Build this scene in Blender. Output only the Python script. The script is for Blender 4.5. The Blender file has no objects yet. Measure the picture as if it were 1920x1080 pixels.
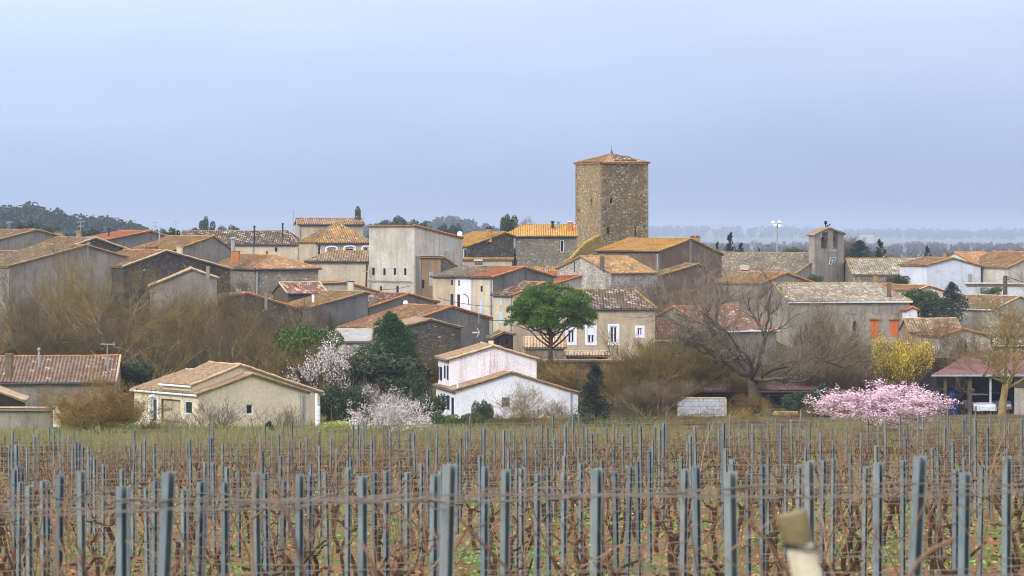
import bpy, math, random
from math import sin, cos, tan, radians as R, pi, sqrt, exp, floor
from mathutils import Vector as V, Matrix

SC = bpy.context.scene
COL = SC.collection
RND = random.Random(7)

# ------------------------------------------------------------------ camera, sky, sun, exposure
F = 5000.0            # focal length in pixels of the 1920 px wide photograph
HY = 440.0            # eye level in the photograph
cam_d = bpy.data.cameras.new('camera')
cam = bpy.data.objects.new('camera', cam_d)
COL.objects.link(cam)
cam.location = (0, 0, 0)
cam.rotation_euler = (R(90), 0, 0)
cam_d.sensor_width = 36.0
cam_d.lens = 36.0 * F / 1920
cam_d.shift_y = -(540 - HY) / 1920
cam_d.clip_start = 0.5
cam_d.clip_end = 30000
cam_d.dof.use_dof = True
cam_d.dof.focus_distance = 215
cam_d.dof.aperture_fstop = 7.0
SC.camera = cam
SC.render.resolution_x, SC.render.resolution_y = 1024, 576

SUN_EL, SUN_AZ = R(30), R(-138)      # behind the camera, to the left
w = bpy.data.worlds.new('World')
SC.world = w
w.use_nodes = True
nt = w.node_tree
nt.nodes.clear()
out = nt.nodes.new('ShaderNodeOutputWorld')
sky = nt.nodes.new('ShaderNodeTexSky')
sky.sky_type = 'NISHITA'
sky.sun_disc = False
sky.sun_elevation = SUN_EL
sky.sun_rotation = SUN_AZ
sky.dust_density = 4
bg1 = nt.nodes.new('ShaderNodeBackground'); bg1.inputs[1].default_value = 0.08
nt.links.new(sky.outputs[0], bg1.inputs[0])
tc = nt.nodes.new('ShaderNodeTexCoord')
sep = nt.nodes.new('ShaderNodeSeparateXYZ')
nt.links.new(tc.outputs['Generated'], sep.inputs[0])
nz = nt.nodes.new('ShaderNodeTexNoise'); nz.inputs['Scale'].default_value = 5; nz.inputs['Detail'].default_value = 5
mp = nt.nodes.new('ShaderNodeMapping'); mp.inputs['Scale'].default_value = (1.3, 1.3, 5)
nt.links.new(tc.outputs['Generated'], mp.inputs[0]); nt.links.new(mp.outputs[0], nz.inputs['Vector'])
ma = nt.nodes.new('ShaderNodeMath'); ma.operation = 'MULTIPLY_ADD'
ma.inputs[1].default_value = 0.04
nt.links.new(nz.outputs[0], ma.inputs[0]); nt.links.new(sep.outputs[2], ma.inputs[2])
mb_ = nt.nodes.new('ShaderNodeMath'); mb_.operation = 'SUBTRACT'; mb_.inputs[1].default_value = 0.02
nt.links.new(ma.outputs[0], mb_.inputs[0])
rp = nt.nodes.new('ShaderNodeValToRGB')
e = rp.color_ramp.elements
e[0].position = 0.0; e[0].color = (0.262, 0.342, 0.505, 1)
e[1].position = 1.0; e[1].color = (1.75, 1.78, 1.85, 1)
for p, c in ((0.025, (0.332, 0.427, 0.62)), (0.05, (0.422, 0.53, 0.725)), (0.085, (0.53, 0.635, 0.81)), (0.3, (1.15, 1.18, 1.25))):
    k = e.new(p); k.color = (*c, 1)
nt.links.new(mb_.outputs[0], rp.inputs[0])
bg2 = nt.nodes.new('ShaderNodeBackground'); bg2.inputs[1].default_value = 1.0
# the cloud deck is a little thicker towards the right (east)
rx = nt.nodes.new('ShaderNodeValToRGB'); rx.color_ramp.elements[0].position = 0.40; rx.color_ramp.elements[0].color = (1.03, 1.04, 1.04, 1)
rx.color_ramp.elements[1].position = 0.62; rx.color_ramp.elements[1].color = (0.90, 0.87, 0.91, 1)
mxx_ = nt.nodes.new('ShaderNodeMath'); mxx_.operation = 'MULTIPLY_ADD'; mxx_.inputs[1].default_value = 0.5; mxx_.inputs[2].default_value = 0.42
nz2 = nt.nodes.new('ShaderNodeTexNoise'); nz2.inputs['Scale'].default_value = 9; nz2.inputs['Detail'].default_value = 4
nt.links.new(mp.outputs[0], nz2.inputs['Vector'])
ad = nt.nodes.new('ShaderNodeMath'); ad.operation = 'MULTIPLY_ADD'; ad.inputs[1].default_value = 0.18
nt.links.new(sep.outputs[0], mxx_.inputs[0]); nt.links.new(nz2.outputs[0], ad.inputs[0]); nt.links.new(mxx_.outputs[0], ad.inputs[2]); nt.links.new(ad.outputs[0], rx.inputs[0])
mc = nt.nodes.new('ShaderNodeMixRGB'); mc.blend_type = 'MULTIPLY'; mc.inputs[0].default_value = 1.0
nt.links.new(rp.outputs[0], mc.inputs[1]); nt.links.new(rx.outputs[0], mc.inputs[2])
nt.links.new(mc.outputs[0], bg2.inputs[0])
mx = nt.nodes.new('ShaderNodeMixShader'); mx.inputs[0].default_value = 0.92
nt.links.new(bg1.outputs[0], mx.inputs[1]); nt.links.new(bg2.outputs[0], mx.inputs[2])
nt.links.new(mx.outputs[0], out.inputs[0])

sun_d = bpy.data.lights.new('sun', 'SUN')
sun_d.energy = 1.5
sun_d.angle = R(10)
sun_d.color = (1.0, 0.95, 0.87)
sun = bpy.data.objects.new('sun', sun_d)
COL.objects.link(sun)
sd = V((sin(SUN_AZ) * cos(SUN_EL), cos(SUN_AZ) * cos(SUN_EL), sin(SUN_EL)))   # towards the sun
sun.rotation_euler = sd.to_track_quat('Z', 'Y').to_euler()

SC.view_settings.view_transform = 'Standard'
SC.view_settings.look = 'None'
SC.view_settings.gamma = 1
SC.view_settings.exposure = 0.52
SC.render.engine = 'CYCLES'
SC.cycles.use_denoising = True
SC.cycles.denoiser = 'OPENIMAGEDENOISE'
SC.cycles.denoising_input_passes = 'RGB_ALBEDO_NORMAL'
SC.cycles.denoising_prefilter = 'ACCURATE'
SC.cycles.pixel_filter_type = 'BLACKMAN_HARRIS'
SC.cycles.filter_width = 1.0
SC.cycles.max_bounces = 5
SC.cycles.diffuse_bounces = 2
SC.cycles.volume_bounces = 0
SC.cycles.transparent_max_bounces = 4
SC.cycles.caustics_reflective = False
SC.cycles.caustics_refractive = False

# ------------------------------------------------------------------ helpers
def srgb(r, g, b, k=1.0):
    f = lambda c: (c / 255 / 12.92 if c / 255 <= 0.04045 else ((c / 255 + 0.055) / 1.055) ** 2.4) * k
    return (f(r), f(g), f(b), 1)

def P(x, y, Y):
    return V(((x - 960) / F * Y, Y, -(y - HY) / F * Y))

def lerp_tab(t, x):
    if x <= t[0][0]: return t[0][1]
    for (a, za), (b, zb) in zip(t, t[1:]):
        if x <= b:
            k = (x - a) / (b - a)
            return za + (zb - za) * k
    return t[-1][1]

def sm(a, b, x):
    k = min(1, max(0, (x - a) / (b - a)))
    return k * k * (3 - 2 * k)

TER = [(-40, -1.2), (0, -1.6), (11, -2.5), (23, -3.6), (46, -4.95), (75, -6.85), (110, -9.1), (150, -11.5), (185, -13.4),
       (205, -13.9), (225, -13.5), (245, -12.8), (265, -11.3), (285, -9), (300, -7.6), (340, -6), (370, -6.6), (430, -10.5), (600, -15.5), (900, -17), (2600, -17), (6000, -17), (15000, -16)]
CREST_A = [(-900, 16), (-300, 11), (0, 1.5), (60, 3.5), (110, 0.5), (150, -2.5), (200, -2), (250, -3.5), (285, -8), (320, -13), (380, -17), (9999, -17)]   # z of the crest, near wooded hill
CREST_B = [(-9999, -17), (560, -17), (660, -6), (720, 1.5), (790, 0.5), (850, 5), (900, 0), (940, -5), (1010, -12), (1080, -17), (9999, -17)]
CREST_C = [(-9999, -17), (900, -14), (1100, -2), (1230, 8), (1300, 9), (1400, 2), (1480, 5), (1560, -6), (1700, -2), (1800, -8), (1920, -4), (2400, 10), (3500, -12)]
def terrain(X, Y):
    z = lerp_tab(TER, Y)
    if Y < 140:
        z += 0.021 * X * (1 - sm(80, 140, Y)) * max(-1, min(1, 1))
    if Y > 620:
        px = 960 + X / Y * F
        for tab, y0, y1, y2 in ((CREST_A, 700, 1150, 1900), (CREST_B, 1500, 2300, 3300), (CREST_C, 6500, 8600, 11500)):
            h = lerp_tab(tab, px) + 17
            if h > 0:
                kk = sm(y0, y1, Y) * (1 - sm(y1, y2, Y))
                z = max(z, -17 + h * kk)
    return z

class MB:
    def __init__(s):
        s.v = []; s.f = []; s.uv = {}; s.m = []; s.cm = 0
    def add(s, vs, fs):
        n = len(s.v)
        s.v.extend(vs)
        for f in fs:
            s.f.append(tuple(n + i for i in f)); s.m.append(s.cm)
    def poly(s, pts):
        s.add(list(pts), [tuple(range(len(pts)))])
    def box(s, c, sx, sy, sz, yaw=0.0):
        ca, sa = cos(yaw), sin(yaw)
        vs = []
        for dz in (-1, 1):
            for dx, dy in ((-1, -1), (1, -1), (1, 1), (-1, 1)):
                x, y = dx * sx / 2, dy * sy / 2
                vs.append(V((c[0] + x * ca + y * sa, c[1] - x * sa + y * ca, c[2] + dz * sz / 2)))
        s.add(vs, [(3, 2, 1, 0), (4, 5, 6, 7), (0, 1, 5, 4), (1, 2, 6, 5), (2, 3, 7, 6), (3, 0, 4, 7)])
    def tube(s, pts, rads, n=5, cap=True):
        rings = []
        ref = None
        for i, p in enumerate(pts):
            d = (pts[min(i + 1, len(pts) - 1)] - pts[max(i - 1, 0)])
            if d.length < 1e-9: d = V((0, 0, 1))
            d.normalize()
            if ref is None:
                ref = d.orthogonal()
            a = (ref - d * ref.dot(d))
            a = a.normalized() if a.length > 1e-6 else d.orthogonal().normalized()
            ref = a
            b = d.cross(a)
            r = rads[i]
            rings.append([p + a * (r * cos(2 * pi * k / n)) + b * (r * sin(2 * pi * k / n)) for k in range(n)])
        vs = [q for rg in rings for q in rg]
        fs = []
        for i in range(len(pts) - 1):
            for k in range(n):
                k2 = (k + 1) % n
                fs.append((i * n + k, i * n + k2, (i + 1) * n + k2, (i + 1) * n + k))
        if cap:
            fs.append(tuple(range(n - 1, -1, -1))); fs.append(tuple((len(pts) - 1) * n + k for k in range(n)))
        s.add(vs, fs)
    def mesh(s, name, mats, off=V((0, 0, 0)), smooth=False):
        me = bpy.data.meshes.new(name)
        me.from_pydata([(p[0] - off[0], p[1] - off[1], p[2] - off[2]) for p in s.v], [], s.f)
        mats = mats if isinstance(mats, (list, tuple)) else [mats]
        for m in mats: me.materials.append(m)
        if len(mats) > 1:
            me.polygons.foreach_set('material_index', s.m)
        if s.uv:
            ul = me.uv_layers.new(name='UVMap')
            li = [0] * len(me.loops)
            me.loops.foreach_get('vertex_index', li)
            fl = []
            for i in li:
                fl.extend(s.uv.get(i, (0, 0)))
            ul.data.foreach_set('uv', fl)
        if smooth:
            me.polygons.foreach_set('use_smooth', [True] * len(me.polygons))
        me.update()
        return me

def link(name, data, parent=None):
    o = bpy.data.objects.new(name, data)
    COL.objects.link(o)
    if parent is not None: o.parent = parent
    return o

def tag(o, label=None, cat=None, group=None, kind=None):
    if label: o['label'] = label
    if cat: o['category'] = cat
    if group: o['group'] = group
    if kind: o['kind'] = kind
    return o

class Thing:
    def __init__(s, name, label, cat, loc, group=None, rot=None):
        s.loc = V(loc)
        s.o = link(name, None)
        s.o.location = s.loc
        tag(s.o, label, cat, group)
    def part(s, name, mb, mat, parent=None, label=None, smooth=False):
        o = link(name, mb.mesh(name, mat, s.loc, smooth), parent or s.o)
        if label: o['label'] = label
        return o

# ------------------------------------------------------------------ materials
def newmat(name, rough=0.85, spec=0.2):
    m = bpy.data.materials.new(name)
    m.use_nodes = True
    b = m.node_tree.nodes['Principled BSDF']
    b.inputs['Roughness'].default_value = rough
    b.inputs['Specular IOR Level'].default_value = spec
    return m, m.node_tree, b

class NT:
    def __init__(s, nt): s.t = nt
    def n(s, ty, **kw):
        x = s.t.nodes.new('ShaderNode' + ty)
        for k, v in kw.items(): setattr(x, k, v)
        return x
    def l(s, a, b): s.t.links.new(a, b)
    def pos(s, scale=(1, 1, 1), off=(0, 0, 0)):
        g = s.n('NewGeometry'); m = s.n('Mapping')
        m.inputs['Scale'].default_value = scale; m.inputs['Location'].default_value = off
        s.l(g.outputs['Position'], m.inputs[0])
        return m.outputs[0]
    def noise(s, vec, scale, detail=4, rough=0.6):
        x = s.n('TexNoise'); x.inputs['Scale'].default_value = scale
        x.inputs['Detail'].default_value = detail; x.inputs['Roughness'].default_value = rough
        if vec is not None: s.l(vec, x.inputs['Vector'])
        return x.outputs[0]
    def ramp(s, fac, stops, interp='LINEAR'):
        r = s.n('ValToRGB'); r.color_ramp.interpolation = interp
        e = r.color_ramp.elements
        e[0].position = stops[0][0]; e[0].color = stops[0][1]
        e[1].position = stops[-1][0]; e[1].color = stops[-1][1]
        for p, c in stops[1:-1]:
            k = e.new(p); k.color = c
        s.l(fac, r.inputs[0])
        return r.outputs[0]
    def mix(s, fac, a, b, mode='MIX'):
        m = s.n('MixRGB', blend_type=mode)
        for i, x in ((0, fac), (1, a), (2, b)):
            if isinstance(x, (int, float)): m.inputs[i].default_value = x
            elif isinstance(x, tuple): m.inputs[i].default_value = x
            else: s.l(x, m.inputs[i])
        return m.outputs[0]
    def math(s, op, a, b=0.0):
        m = s.n('Math', operation=op)
        for i, x in ((0, a), (1, b)):
            if isinstance(x, (int, float)): m.inputs[i].default_value = x
            else: s.l(x, m.inputs[i])
        return m.outputs[0]
    def bump(s, b, h, strength, dist=0.05):
        x = s.n('Bump'); x.inputs['Strength'].default_value = strength; x.inputs['Distance'].default_value = dist
        s.l(h, x.inputs['Height']); s.l(x.outputs[0], b.inputs['Normal'])

def gr(v): return (v, v, v, 1)
def BW(lo, hi): return [(lo, gr(0)), (hi, gr(1))]

def stucco(name, c1, c2, streak=0.5, scol=None, off=0.0, patch=0.65):
    m, t, b = newmat(name)
    n = NT(t)
    p = n.pos((1, 1, 1), (off, off * 1.7, 0))
    c = n.mix(n.ramp(n.noise(p, 0.45, 6, 0.65), BW(0.35, 0.68)), c1, c2)
    ps = n.pos((2.2, 2.2, 0.16), (off, off, 0))
    st = n.ramp(n.noise(ps, 1.0, 5, 0.7), BW(0.5, 0.74))
    g = n.math('MULTIPLY', st, streak)
    c = n.mix(g, c, scol or (c2[0] * .4, c2[1] * .4, c2[2] * .4, 1))
    pt = n.ramp(n.noise(n.pos((1, 1, .7), (off + 9, 0, 0)), 1.1, 6, 0.75), BW(0.55, 0.8))
    c = n.mix(n.math('MULTIPLY', pt, patch), c, (c2[0] * .55, c2[1] * .53, c2[2] * .5, 1))
    fine = n.noise(p, 7, 3, 0.8)
    c = n.mix(0.9, c, n.ramp(fine, [(0.25, gr(0.72)), (0.75, gr(1.2))]), 'MULTIPLY')
    n.l(c, b.inputs['Base Color'])
    n.bump(b, fine, 0.4, 0.04)
    return m

def stone(name, cols, mortar, scale=2.6, white=0.12, lich=None, off=0.0, edge=0.06):
    m, t, b = newmat(name)
    n = NT(t)
    p = n.pos((scale, scale, scale * 1.7), (off, off, off))
    w = n.n('TexVoronoi'); w.inputs['Scale'].default_value = 1; w.inputs['Randomness'].default_value = 0.9
    n.l(p, w.inputs['Vector'])
    wn = n.n('SeparateColor'); n.l(w.outputs['Color'], wn.inputs[0])
    st = [(i / max(1, len(cols) - 1) * (1 - white), c) for i, c in enumerate(cols)] + [(1 - white + 0.02, cols[-1]), (1.0, srgb(186, 180, 168))]
    c = n.ramp(wn.outputs[0], st)
    ve = n.n('TexVoronoi', feature='DISTANCE_TO_EDGE'); ve.inputs['Scale'].default_value = 1; ve.inputs['Randomness'].default_value = 0.9
    n.l(p, ve.inputs['Vector'])
    ed = n.ramp(ve.outputs['Distance'], BW(edge * .4, edge * 2))
    c = n.mix(ed, mortar, c)
    big = n.noise(n.pos((1, 1, .6), (off, 3, 0)), 0.5, 5, 0.7)
    c = n.mix(0.8, c, n.ramp(big, [(0.3, gr(0.62)), (0.7, gr(1.2))]), 'MULTIPLY')
    if lich:
        lf = n.ramp(n.noise(n.pos((1, 1, 1), (off + 5, 1, 2)), 0.7, 6, 0.7), BW(0.48, 0.66))
        c = n.mix(n.math('MULTIPLY', lf, lich[3]), c, (*lich[:3], 1))
    n.l(c, b.inputs['Base Color'])
    n.bump(b, n.mix(0.5, ed, w.outputs['Color']), 0.9, 0.08)
    return m

LICH = srgb(196, 136, 40)
def tile(name, cols, lich=0.3, white=0.1, off=0.0, lcol=None, pu=0.27, pv=0.22, dark=0.45):
    m, t, b = newmat(name, 0.9)
    n = NT(t)
    uv = n.n('UVMap')
    sp = n.n('SeparateXYZ'); n.l(uv.outputs[0], sp.inputs[0])
    u = n.math('FLOOR', n.math('DIVIDE', sp.outputs[0], pu))
    stag = n.n('TexWhiteNoise', noise_dimensions='1D'); n.l(u, stag.inputs['W'])
    v = n.math('FLOOR', n.math('ADD', n.math('DIVIDE', sp.outputs[1], pv), stag.outputs[0]))
    cb = n.n('CombineXYZ'); n.l(u, cb.inputs[0]); n.l(v, cb.inputs[1]); cb.inputs[2].default_value = off
    wn = n.n('TexWhiteNoise', noise_dimensions='3D'); n.l(cb.outputs[0], wn.inputs['Vector'])
    st = [(i / (len(cols) - 1) * (1 - white), c) for i, c in enumerate(cols)]
    st += [(1 - white + 0.015, srgb(164, 152, 134)), (1.0, srgb(192, 182, 164))]
    c = n.ramp(wn.outputs[0], st)
    p = n.pos((1, 1, 1), (off * 3, off, 0))
    pat = n.noise(p, 0.55, 7, 0.72)
    c = n.mix(0.85, c, n.ramp(pat, [(0.3, gr(1 - dark)), (0.7, gr(1 + dark * .6))]), 'MULTIPLY')
    lf = n.ramp(n.noise(n.pos((1, 1, 1), (off + 31, 5, 0)), 0.8, 8, 0.75), [(0.62 - lich * 0.38, gr(0)), (0.82 - lich * 0.38, gr(1))])
    c = n.mix(n.math('MULTIPLY', lf, min(1, 0.35 + lich)), c, lcol or LICH)
    ch = n.math('FRACT', n.math('DIVIDE', sp.outputs[0], pu))        # shade of the channels between cover tiles, put into the colour
    channel_shade = n.ramp(ch, [(0.22, gr(1.15)), (0.5, gr(0.34)), (0.78, gr(1.15))])
    c = n.mix(0.75, c, channel_shade, 'MULTIPLY')
    n.l(c, b.inputs['Base Color'])
    n.bump(b, wn.outputs[0], 0.5, 0.03)
    return m

def plain(name, c, var=0.25, rough=0.7, scale=3.0, metal=0.0, spec=0.25):
    m, t, b = newmat(name, rough, spec)
    n = NT(t)
    x = n.noise(n.pos(), scale, 4, 0.7)
    n.l(n.mix(1.0, c, n.ramp(x, [(0.3, gr(1 - var)), (0.7, gr(1 + var))]), 'MULTIPLY'), b.inputs['Base Color'])
    b.inputs['Metallic'].default_value = metal
    return m

def leafmat(name, cols, rough=0.6, trans=0.0, objvar=0.25):
    m, t, b = newmat(name, rough, 0.25)
    n = NT(t)
    g = n.n('NewGeometry')
    c = n.ramp(g.outputs['Random Per Island'], [(i / (len(cols) - 1), k) for i, k in enumerate(cols)])
    oi = n.n('ObjectInfo')
    c = n.mix(1.0, c, n.ramp(oi.outputs['Random'], [(0, gr(1 - objvar)), (1, gr(1 + objvar))]), 'MULTIPLY')
    pn = n.noise(n.pos(), 0.9, 2)
    c = n.mix(0.8, c, n.ramp(pn, [(0.3, gr(0.72)), (0.7, gr(1.25))]), 'MULTIPLY')
    n.l(c, b.inputs['Base Color'])
    return m

M = {}
M['beige'] = stucco('beige_render', srgb(196, 180, 156), srgb(166, 150, 128), .45, off=1)
M['cream'] = stucco('cream_render', srgb(228, 211, 186), srgb(212, 194, 168), .2, off=2, patch=.15)
M['creamold'] = stucco('old_cream_render', srgb(214, 200, 176), srgb(184, 170, 148), .5, off=3)
M['white'] = stucco('white_render', srgb(236, 236, 242), srgb(222, 222, 232), .25, off=4, patch=.1)
M['whitered'] = stucco('white_render_red_streaks', srgb(236, 234, 240), srgb(218, 214, 222), .85, srgb(176, 112, 104), off=5, patch=.15)
M['grey'] = stucco('grey_render', srgb(150, 142, 132), srgb(120, 113, 105), .6, off=6)
M['greydark'] = stucco('dark_grey_render', srgb(124, 120, 116), srgb(99, 96, 92), .7, off=7)
M['palegrey'] = stucco('pale_grey_render', srgb(200, 194, 183), srgb(168, 162, 151), .65, off=8)
M['tan'] = stucco('tan_render', srgb(160, 134, 104), srgb(132, 110, 86), .5, off=9)
M['brown'] = stucco('brown_render', srgb(128, 108, 90), srgb(102, 86, 72), .6, off=10)
M['bluewhite'] = stucco('blue_white_render', srgb(214, 220, 230), srgb(188, 194, 206), .3, off=11)
M['stonedark'] = stone('dark_rubble_stone', [srgb(66, 61, 57), srgb(98, 93, 85), srgb(79, 74, 68), srgb(114, 106, 96)], srgb(76, 70, 63), 3.4, .05, off=1)
M['stonegrey'] = stone('grey_rubble_stone', [srgb(120, 112, 100), srgb(150, 142, 128), srgb(132, 122, 108), srgb(164, 154, 138)], srgb(146, 136, 120), 3.3, .1, off=2)
M['stonewhite'] = stone('white_rubble_stone', [srgb(150, 142, 130), srgb(206, 200, 192), srgb(180, 172, 160), srgb(216, 210, 202)], srgb(160, 151, 136), 3.4, .25, off=3)
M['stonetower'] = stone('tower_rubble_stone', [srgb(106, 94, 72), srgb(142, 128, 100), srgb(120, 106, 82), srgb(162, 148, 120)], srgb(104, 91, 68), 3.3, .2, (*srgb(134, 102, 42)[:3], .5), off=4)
M['stonetowerlit'] = stone('tower_lit_stone', [srgb(132, 114, 84), srgb(170, 152, 118), srgb(146, 128, 96), srgb(186, 168, 136)], srgb(140, 121, 88), 3.3, .16, (*srgb(150, 118, 56)[:3], .4), off=5)  # lighter copy of the tower stone: light on the left face put into colour
M['stonebelfry'] = stucco('bell_gable_render', srgb(166, 158, 146), srgb(136, 129, 119), .65, off=12)

TB = [srgb(113, 94, 70), srgb(139, 118, 91), srgb(126, 101, 76), srgb(152, 129, 100)]
TG = [srgb(111, 101, 85), srgb(139, 129, 112), srgb(124, 110, 91), srgb(156, 144, 127)]
TO = [srgb(165, 97, 62), srgb(180, 116, 79), srgb(152, 90, 60), srgb(186, 131, 95)]
TR = [srgb(110, 82, 70), srgb(130, 98, 82), srgb(96, 72, 62), srgb(142, 112, 94)]
TP = [srgb(172, 142, 110), srgb(189, 161, 129), srgb(158, 125, 95), srgb(197, 172, 142)]
M['t_brown'] = tile('brown_roof_tiles', TB, .22, .07, 1)
M['t_brown2'] = tile('brown_lichened_roof_tiles', TB, .42, .06, 2)
M['t_grey'] = tile('grey_roof_tiles', TG, .08, .12, 3)
M['t_grey2'] = tile('pale_mottled_roof_tiles', TG, .05, .24, 4)
M['t_orange'] = tile('orange_roof_tiles', TO, .12, .03, 5)
M['t_orangel'] = tile('orange_lichened_roof_tiles', [srgb(138, 104, 74), srgb(160, 124, 90), srgb(128, 94, 66), srgb(166, 136, 104)], .3, .06, 6, srgb(172, 116, 47))
M['t_lichen'] = tile('yellow_lichened_roof_tiles', [srgb(139, 105, 62), srgb(172, 137, 85), srgb(154, 114, 60), srgb(191, 163, 117)], .62, .12, 7, srgb(196, 140, 38))
M['t_red'] = tile('dark_red_roof_tiles', TR, .06, .05, 8)
M['t_redwhite'] = tile('red_and_white_roof_tiles', [srgb(111, 78, 66), srgb(139, 94, 76), srgb(96, 71, 62), srgb(154, 118, 98)], .1, .17, 9)
M['t_pale'] = tile('pale_new_roof_tiles', TP, .06, .07, 10, dark=.2)
M['t_cream'] = tile('cream_pink_roof_tiles', [srgb(169, 142, 114), srgb(189, 163, 134), srgb(156, 125, 98), srgb(199, 178, 153)], .12, .1, 11, dark=.25)
M['t_dark'] = tile('dark_mottled_roof_tiles', [srgb(73, 61, 53), srgb(104, 86, 71), srgb(87, 70, 60), srgb(126, 109, 90)], .08, .13, 12)
M['t_ribbed'] = tile('ribbed_brown_roof_tiles', [srgb(109, 86, 72), srgb(132, 107, 89), srgb(98, 78, 66), srgb(143, 120, 102)], .05, .035, 13)
M['t_shed'] = tile('dull_dark_red_shed_tiles', [srgb(92, 66, 58), srgb(110, 80, 70), srgb(84, 62, 56), srgb(120, 92, 82)], .04, .03, 14)
M['t_maroon'] = plain('maroon_sheet_roof', srgb(110, 72, 72), .25, .75, .8)
M['t_sheet'] = plain('grey_fibre_cement_sheet', srgb(150, 148, 146), .25, .8, 1.2)
M['r_orange'] = plain('orange_ridge_mortar', srgb(178, 118, 68), .35, .9, 2)
M['r_lichen'] = plain('lichened_ridge_mortar', srgb(158, 126, 72), .5, .9, 2)
M['r_pale'] = plain('pale_verge_mortar', srgb(190, 168, 138), .3, .9, 3)
M['r_brown'] = plain('brown_verge_mortar', srgb(146, 122, 92), .35, .9, 3)
M['gutter'] = plain('dark_zinc_gutter', srgb(70, 70, 74), .3, .5)
M['gutterw'] = plain('white_gutter', srgb(220, 218, 216), .1, .5)
M['pane'] = plain('dark_window_glass', srgb(28, 32, 40), .3, .15, 2, spec=.5)
M['frame'] = plain('white_window_frame', srgb(228, 230, 236), .06, .5)
M['shutblue'] = plain('pale_blue_shutter', srgb(190, 208, 224), .08, .6)
M['shutnavy'] = plain('navy_shutter', srgb(34, 38, 62), .2, .5)
M['shutgrey'] = plain('grey_shutter', srgb(168, 168, 168), .1, .6)
M['shutor'] = plain('orange_shutter', srgb(214, 106, 36), .1, .6)
M['red'] = plain('dark_red_door', srgb(96, 28, 30), .2, .5)
M['iron'] = plain('dark_iron', srgb(52, 50, 50), .3, .6)
M['zinc'] = plain('galvanised_metal', srgb(150, 154, 160), .2, .5)
M['lampwhite'] = plain('white_lamp_housing', srgb(226, 230, 236), .05, .4)
M['wood'] = plain('weathered_wood', srgb(92, 80, 68), .4, .9)
M['wooddark'] = plain('dark_wood_boards', srgb(50, 42, 37), .45, .9)
M['bark'] = plain('bark', srgb(126, 110, 84), .4, .95, 5)
M['barkolive'] = plain('olive_bark', srgb(150, 131, 82), .35, .95, 5)
M['barkdark'] = plain('dark_bark', srgb(92, 81, 68), .4, .95, 5)
M['barkpine'] = plain('pine_bark', srgb(98, 74, 60), .4, .95, 5)
M['tw_olive'] = leafmat('olive_twigs', [srgb(104, 88, 49), srgb(126, 107, 63), srgb(87, 74, 46)], .9)
M['tw_brown'] = leafmat('brown_twigs', [srgb(98, 82, 60), srgb(119, 100, 76), srgb(81, 69, 53)], .9)
M['tw_grey'] = leafmat('grey_twigs', [srgb(106, 94, 78), srgb(128, 114, 96), srgb(90, 78, 66)], .9)
M['tw_gold'] = leafmat('golden_brown_twigs', [srgb(115, 94, 48), srgb(135, 113, 63), srgb(96, 79, 44)], .9)
M['lf_pine'] = leafmat('pine_needles', [srgb(52, 79, 18), srgb(82, 111, 32), srgb(64, 93, 23), srgb(104, 131, 45)], .6)
M['lf_pine2'] = leafmat('dark_pine_needles', [srgb(32, 63, 23), srgb(57, 91, 34), srgb(43, 77, 28)], .6)
M['lf_dark'] = leafmat('dark_evergreen_leaves', [srgb(36, 52, 28), srgb(59, 75, 43), srgb(46, 63, 36), srgb(79, 91, 57)], .5)
M['lf_cypress'] = leafmat('cypress_foliage', [srgb(19, 32, 23), srgb(34, 50, 32), srgb(27, 41, 27)], .6)
M['lf_green'] = leafmat('green_leaves', [srgb(55, 75, 32), srgb(82, 100, 45), srgb(66, 86, 39)], .5)
M['lf_bright'] = leafmat('bright_green_leaves', [srgb(124, 140, 52), srgb(156, 168, 72), srgb(98, 118, 44)], .5)
M['lf_yellow'] = leafmat('yellow_flowers', [srgb(199, 174, 46), srgb(220, 197, 73), srgb(163, 147, 50)], .6)
M['lf_brown'] = leafmat('dry_brown_leaves', [srgb(126, 96, 40), srgb(150, 116, 56), srgb(100, 78, 38)], .8)
M['fl_white'] = leafmat('white_blossom_petals', [srgb(242, 236, 236), srgb(230, 216, 220), srgb(248, 244, 244)], .6)
M['fl_pink'] = leafmat('pink_blossom_petals', [srgb(248, 216, 228), srgb(238, 192, 212), srgb(250, 234, 240)], .6)
M['lf_blue'] = leafmat('blue_cedar_needles', [srgb(46, 68, 63), srgb(66, 88, 81), srgb(36, 55, 52)], .6)
M['forest'] = leafmat('distant_wood_foliage', [srgb(27, 41, 25), srgb(43, 57, 34), srgb(34, 48, 28), srgb(57, 64, 45)], .7)
M['forestb'] = leafmat('distant_winter_wood', [srgb(74, 66, 56), srgb(92, 82, 72), srgb(62, 64, 48)], .8)

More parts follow.
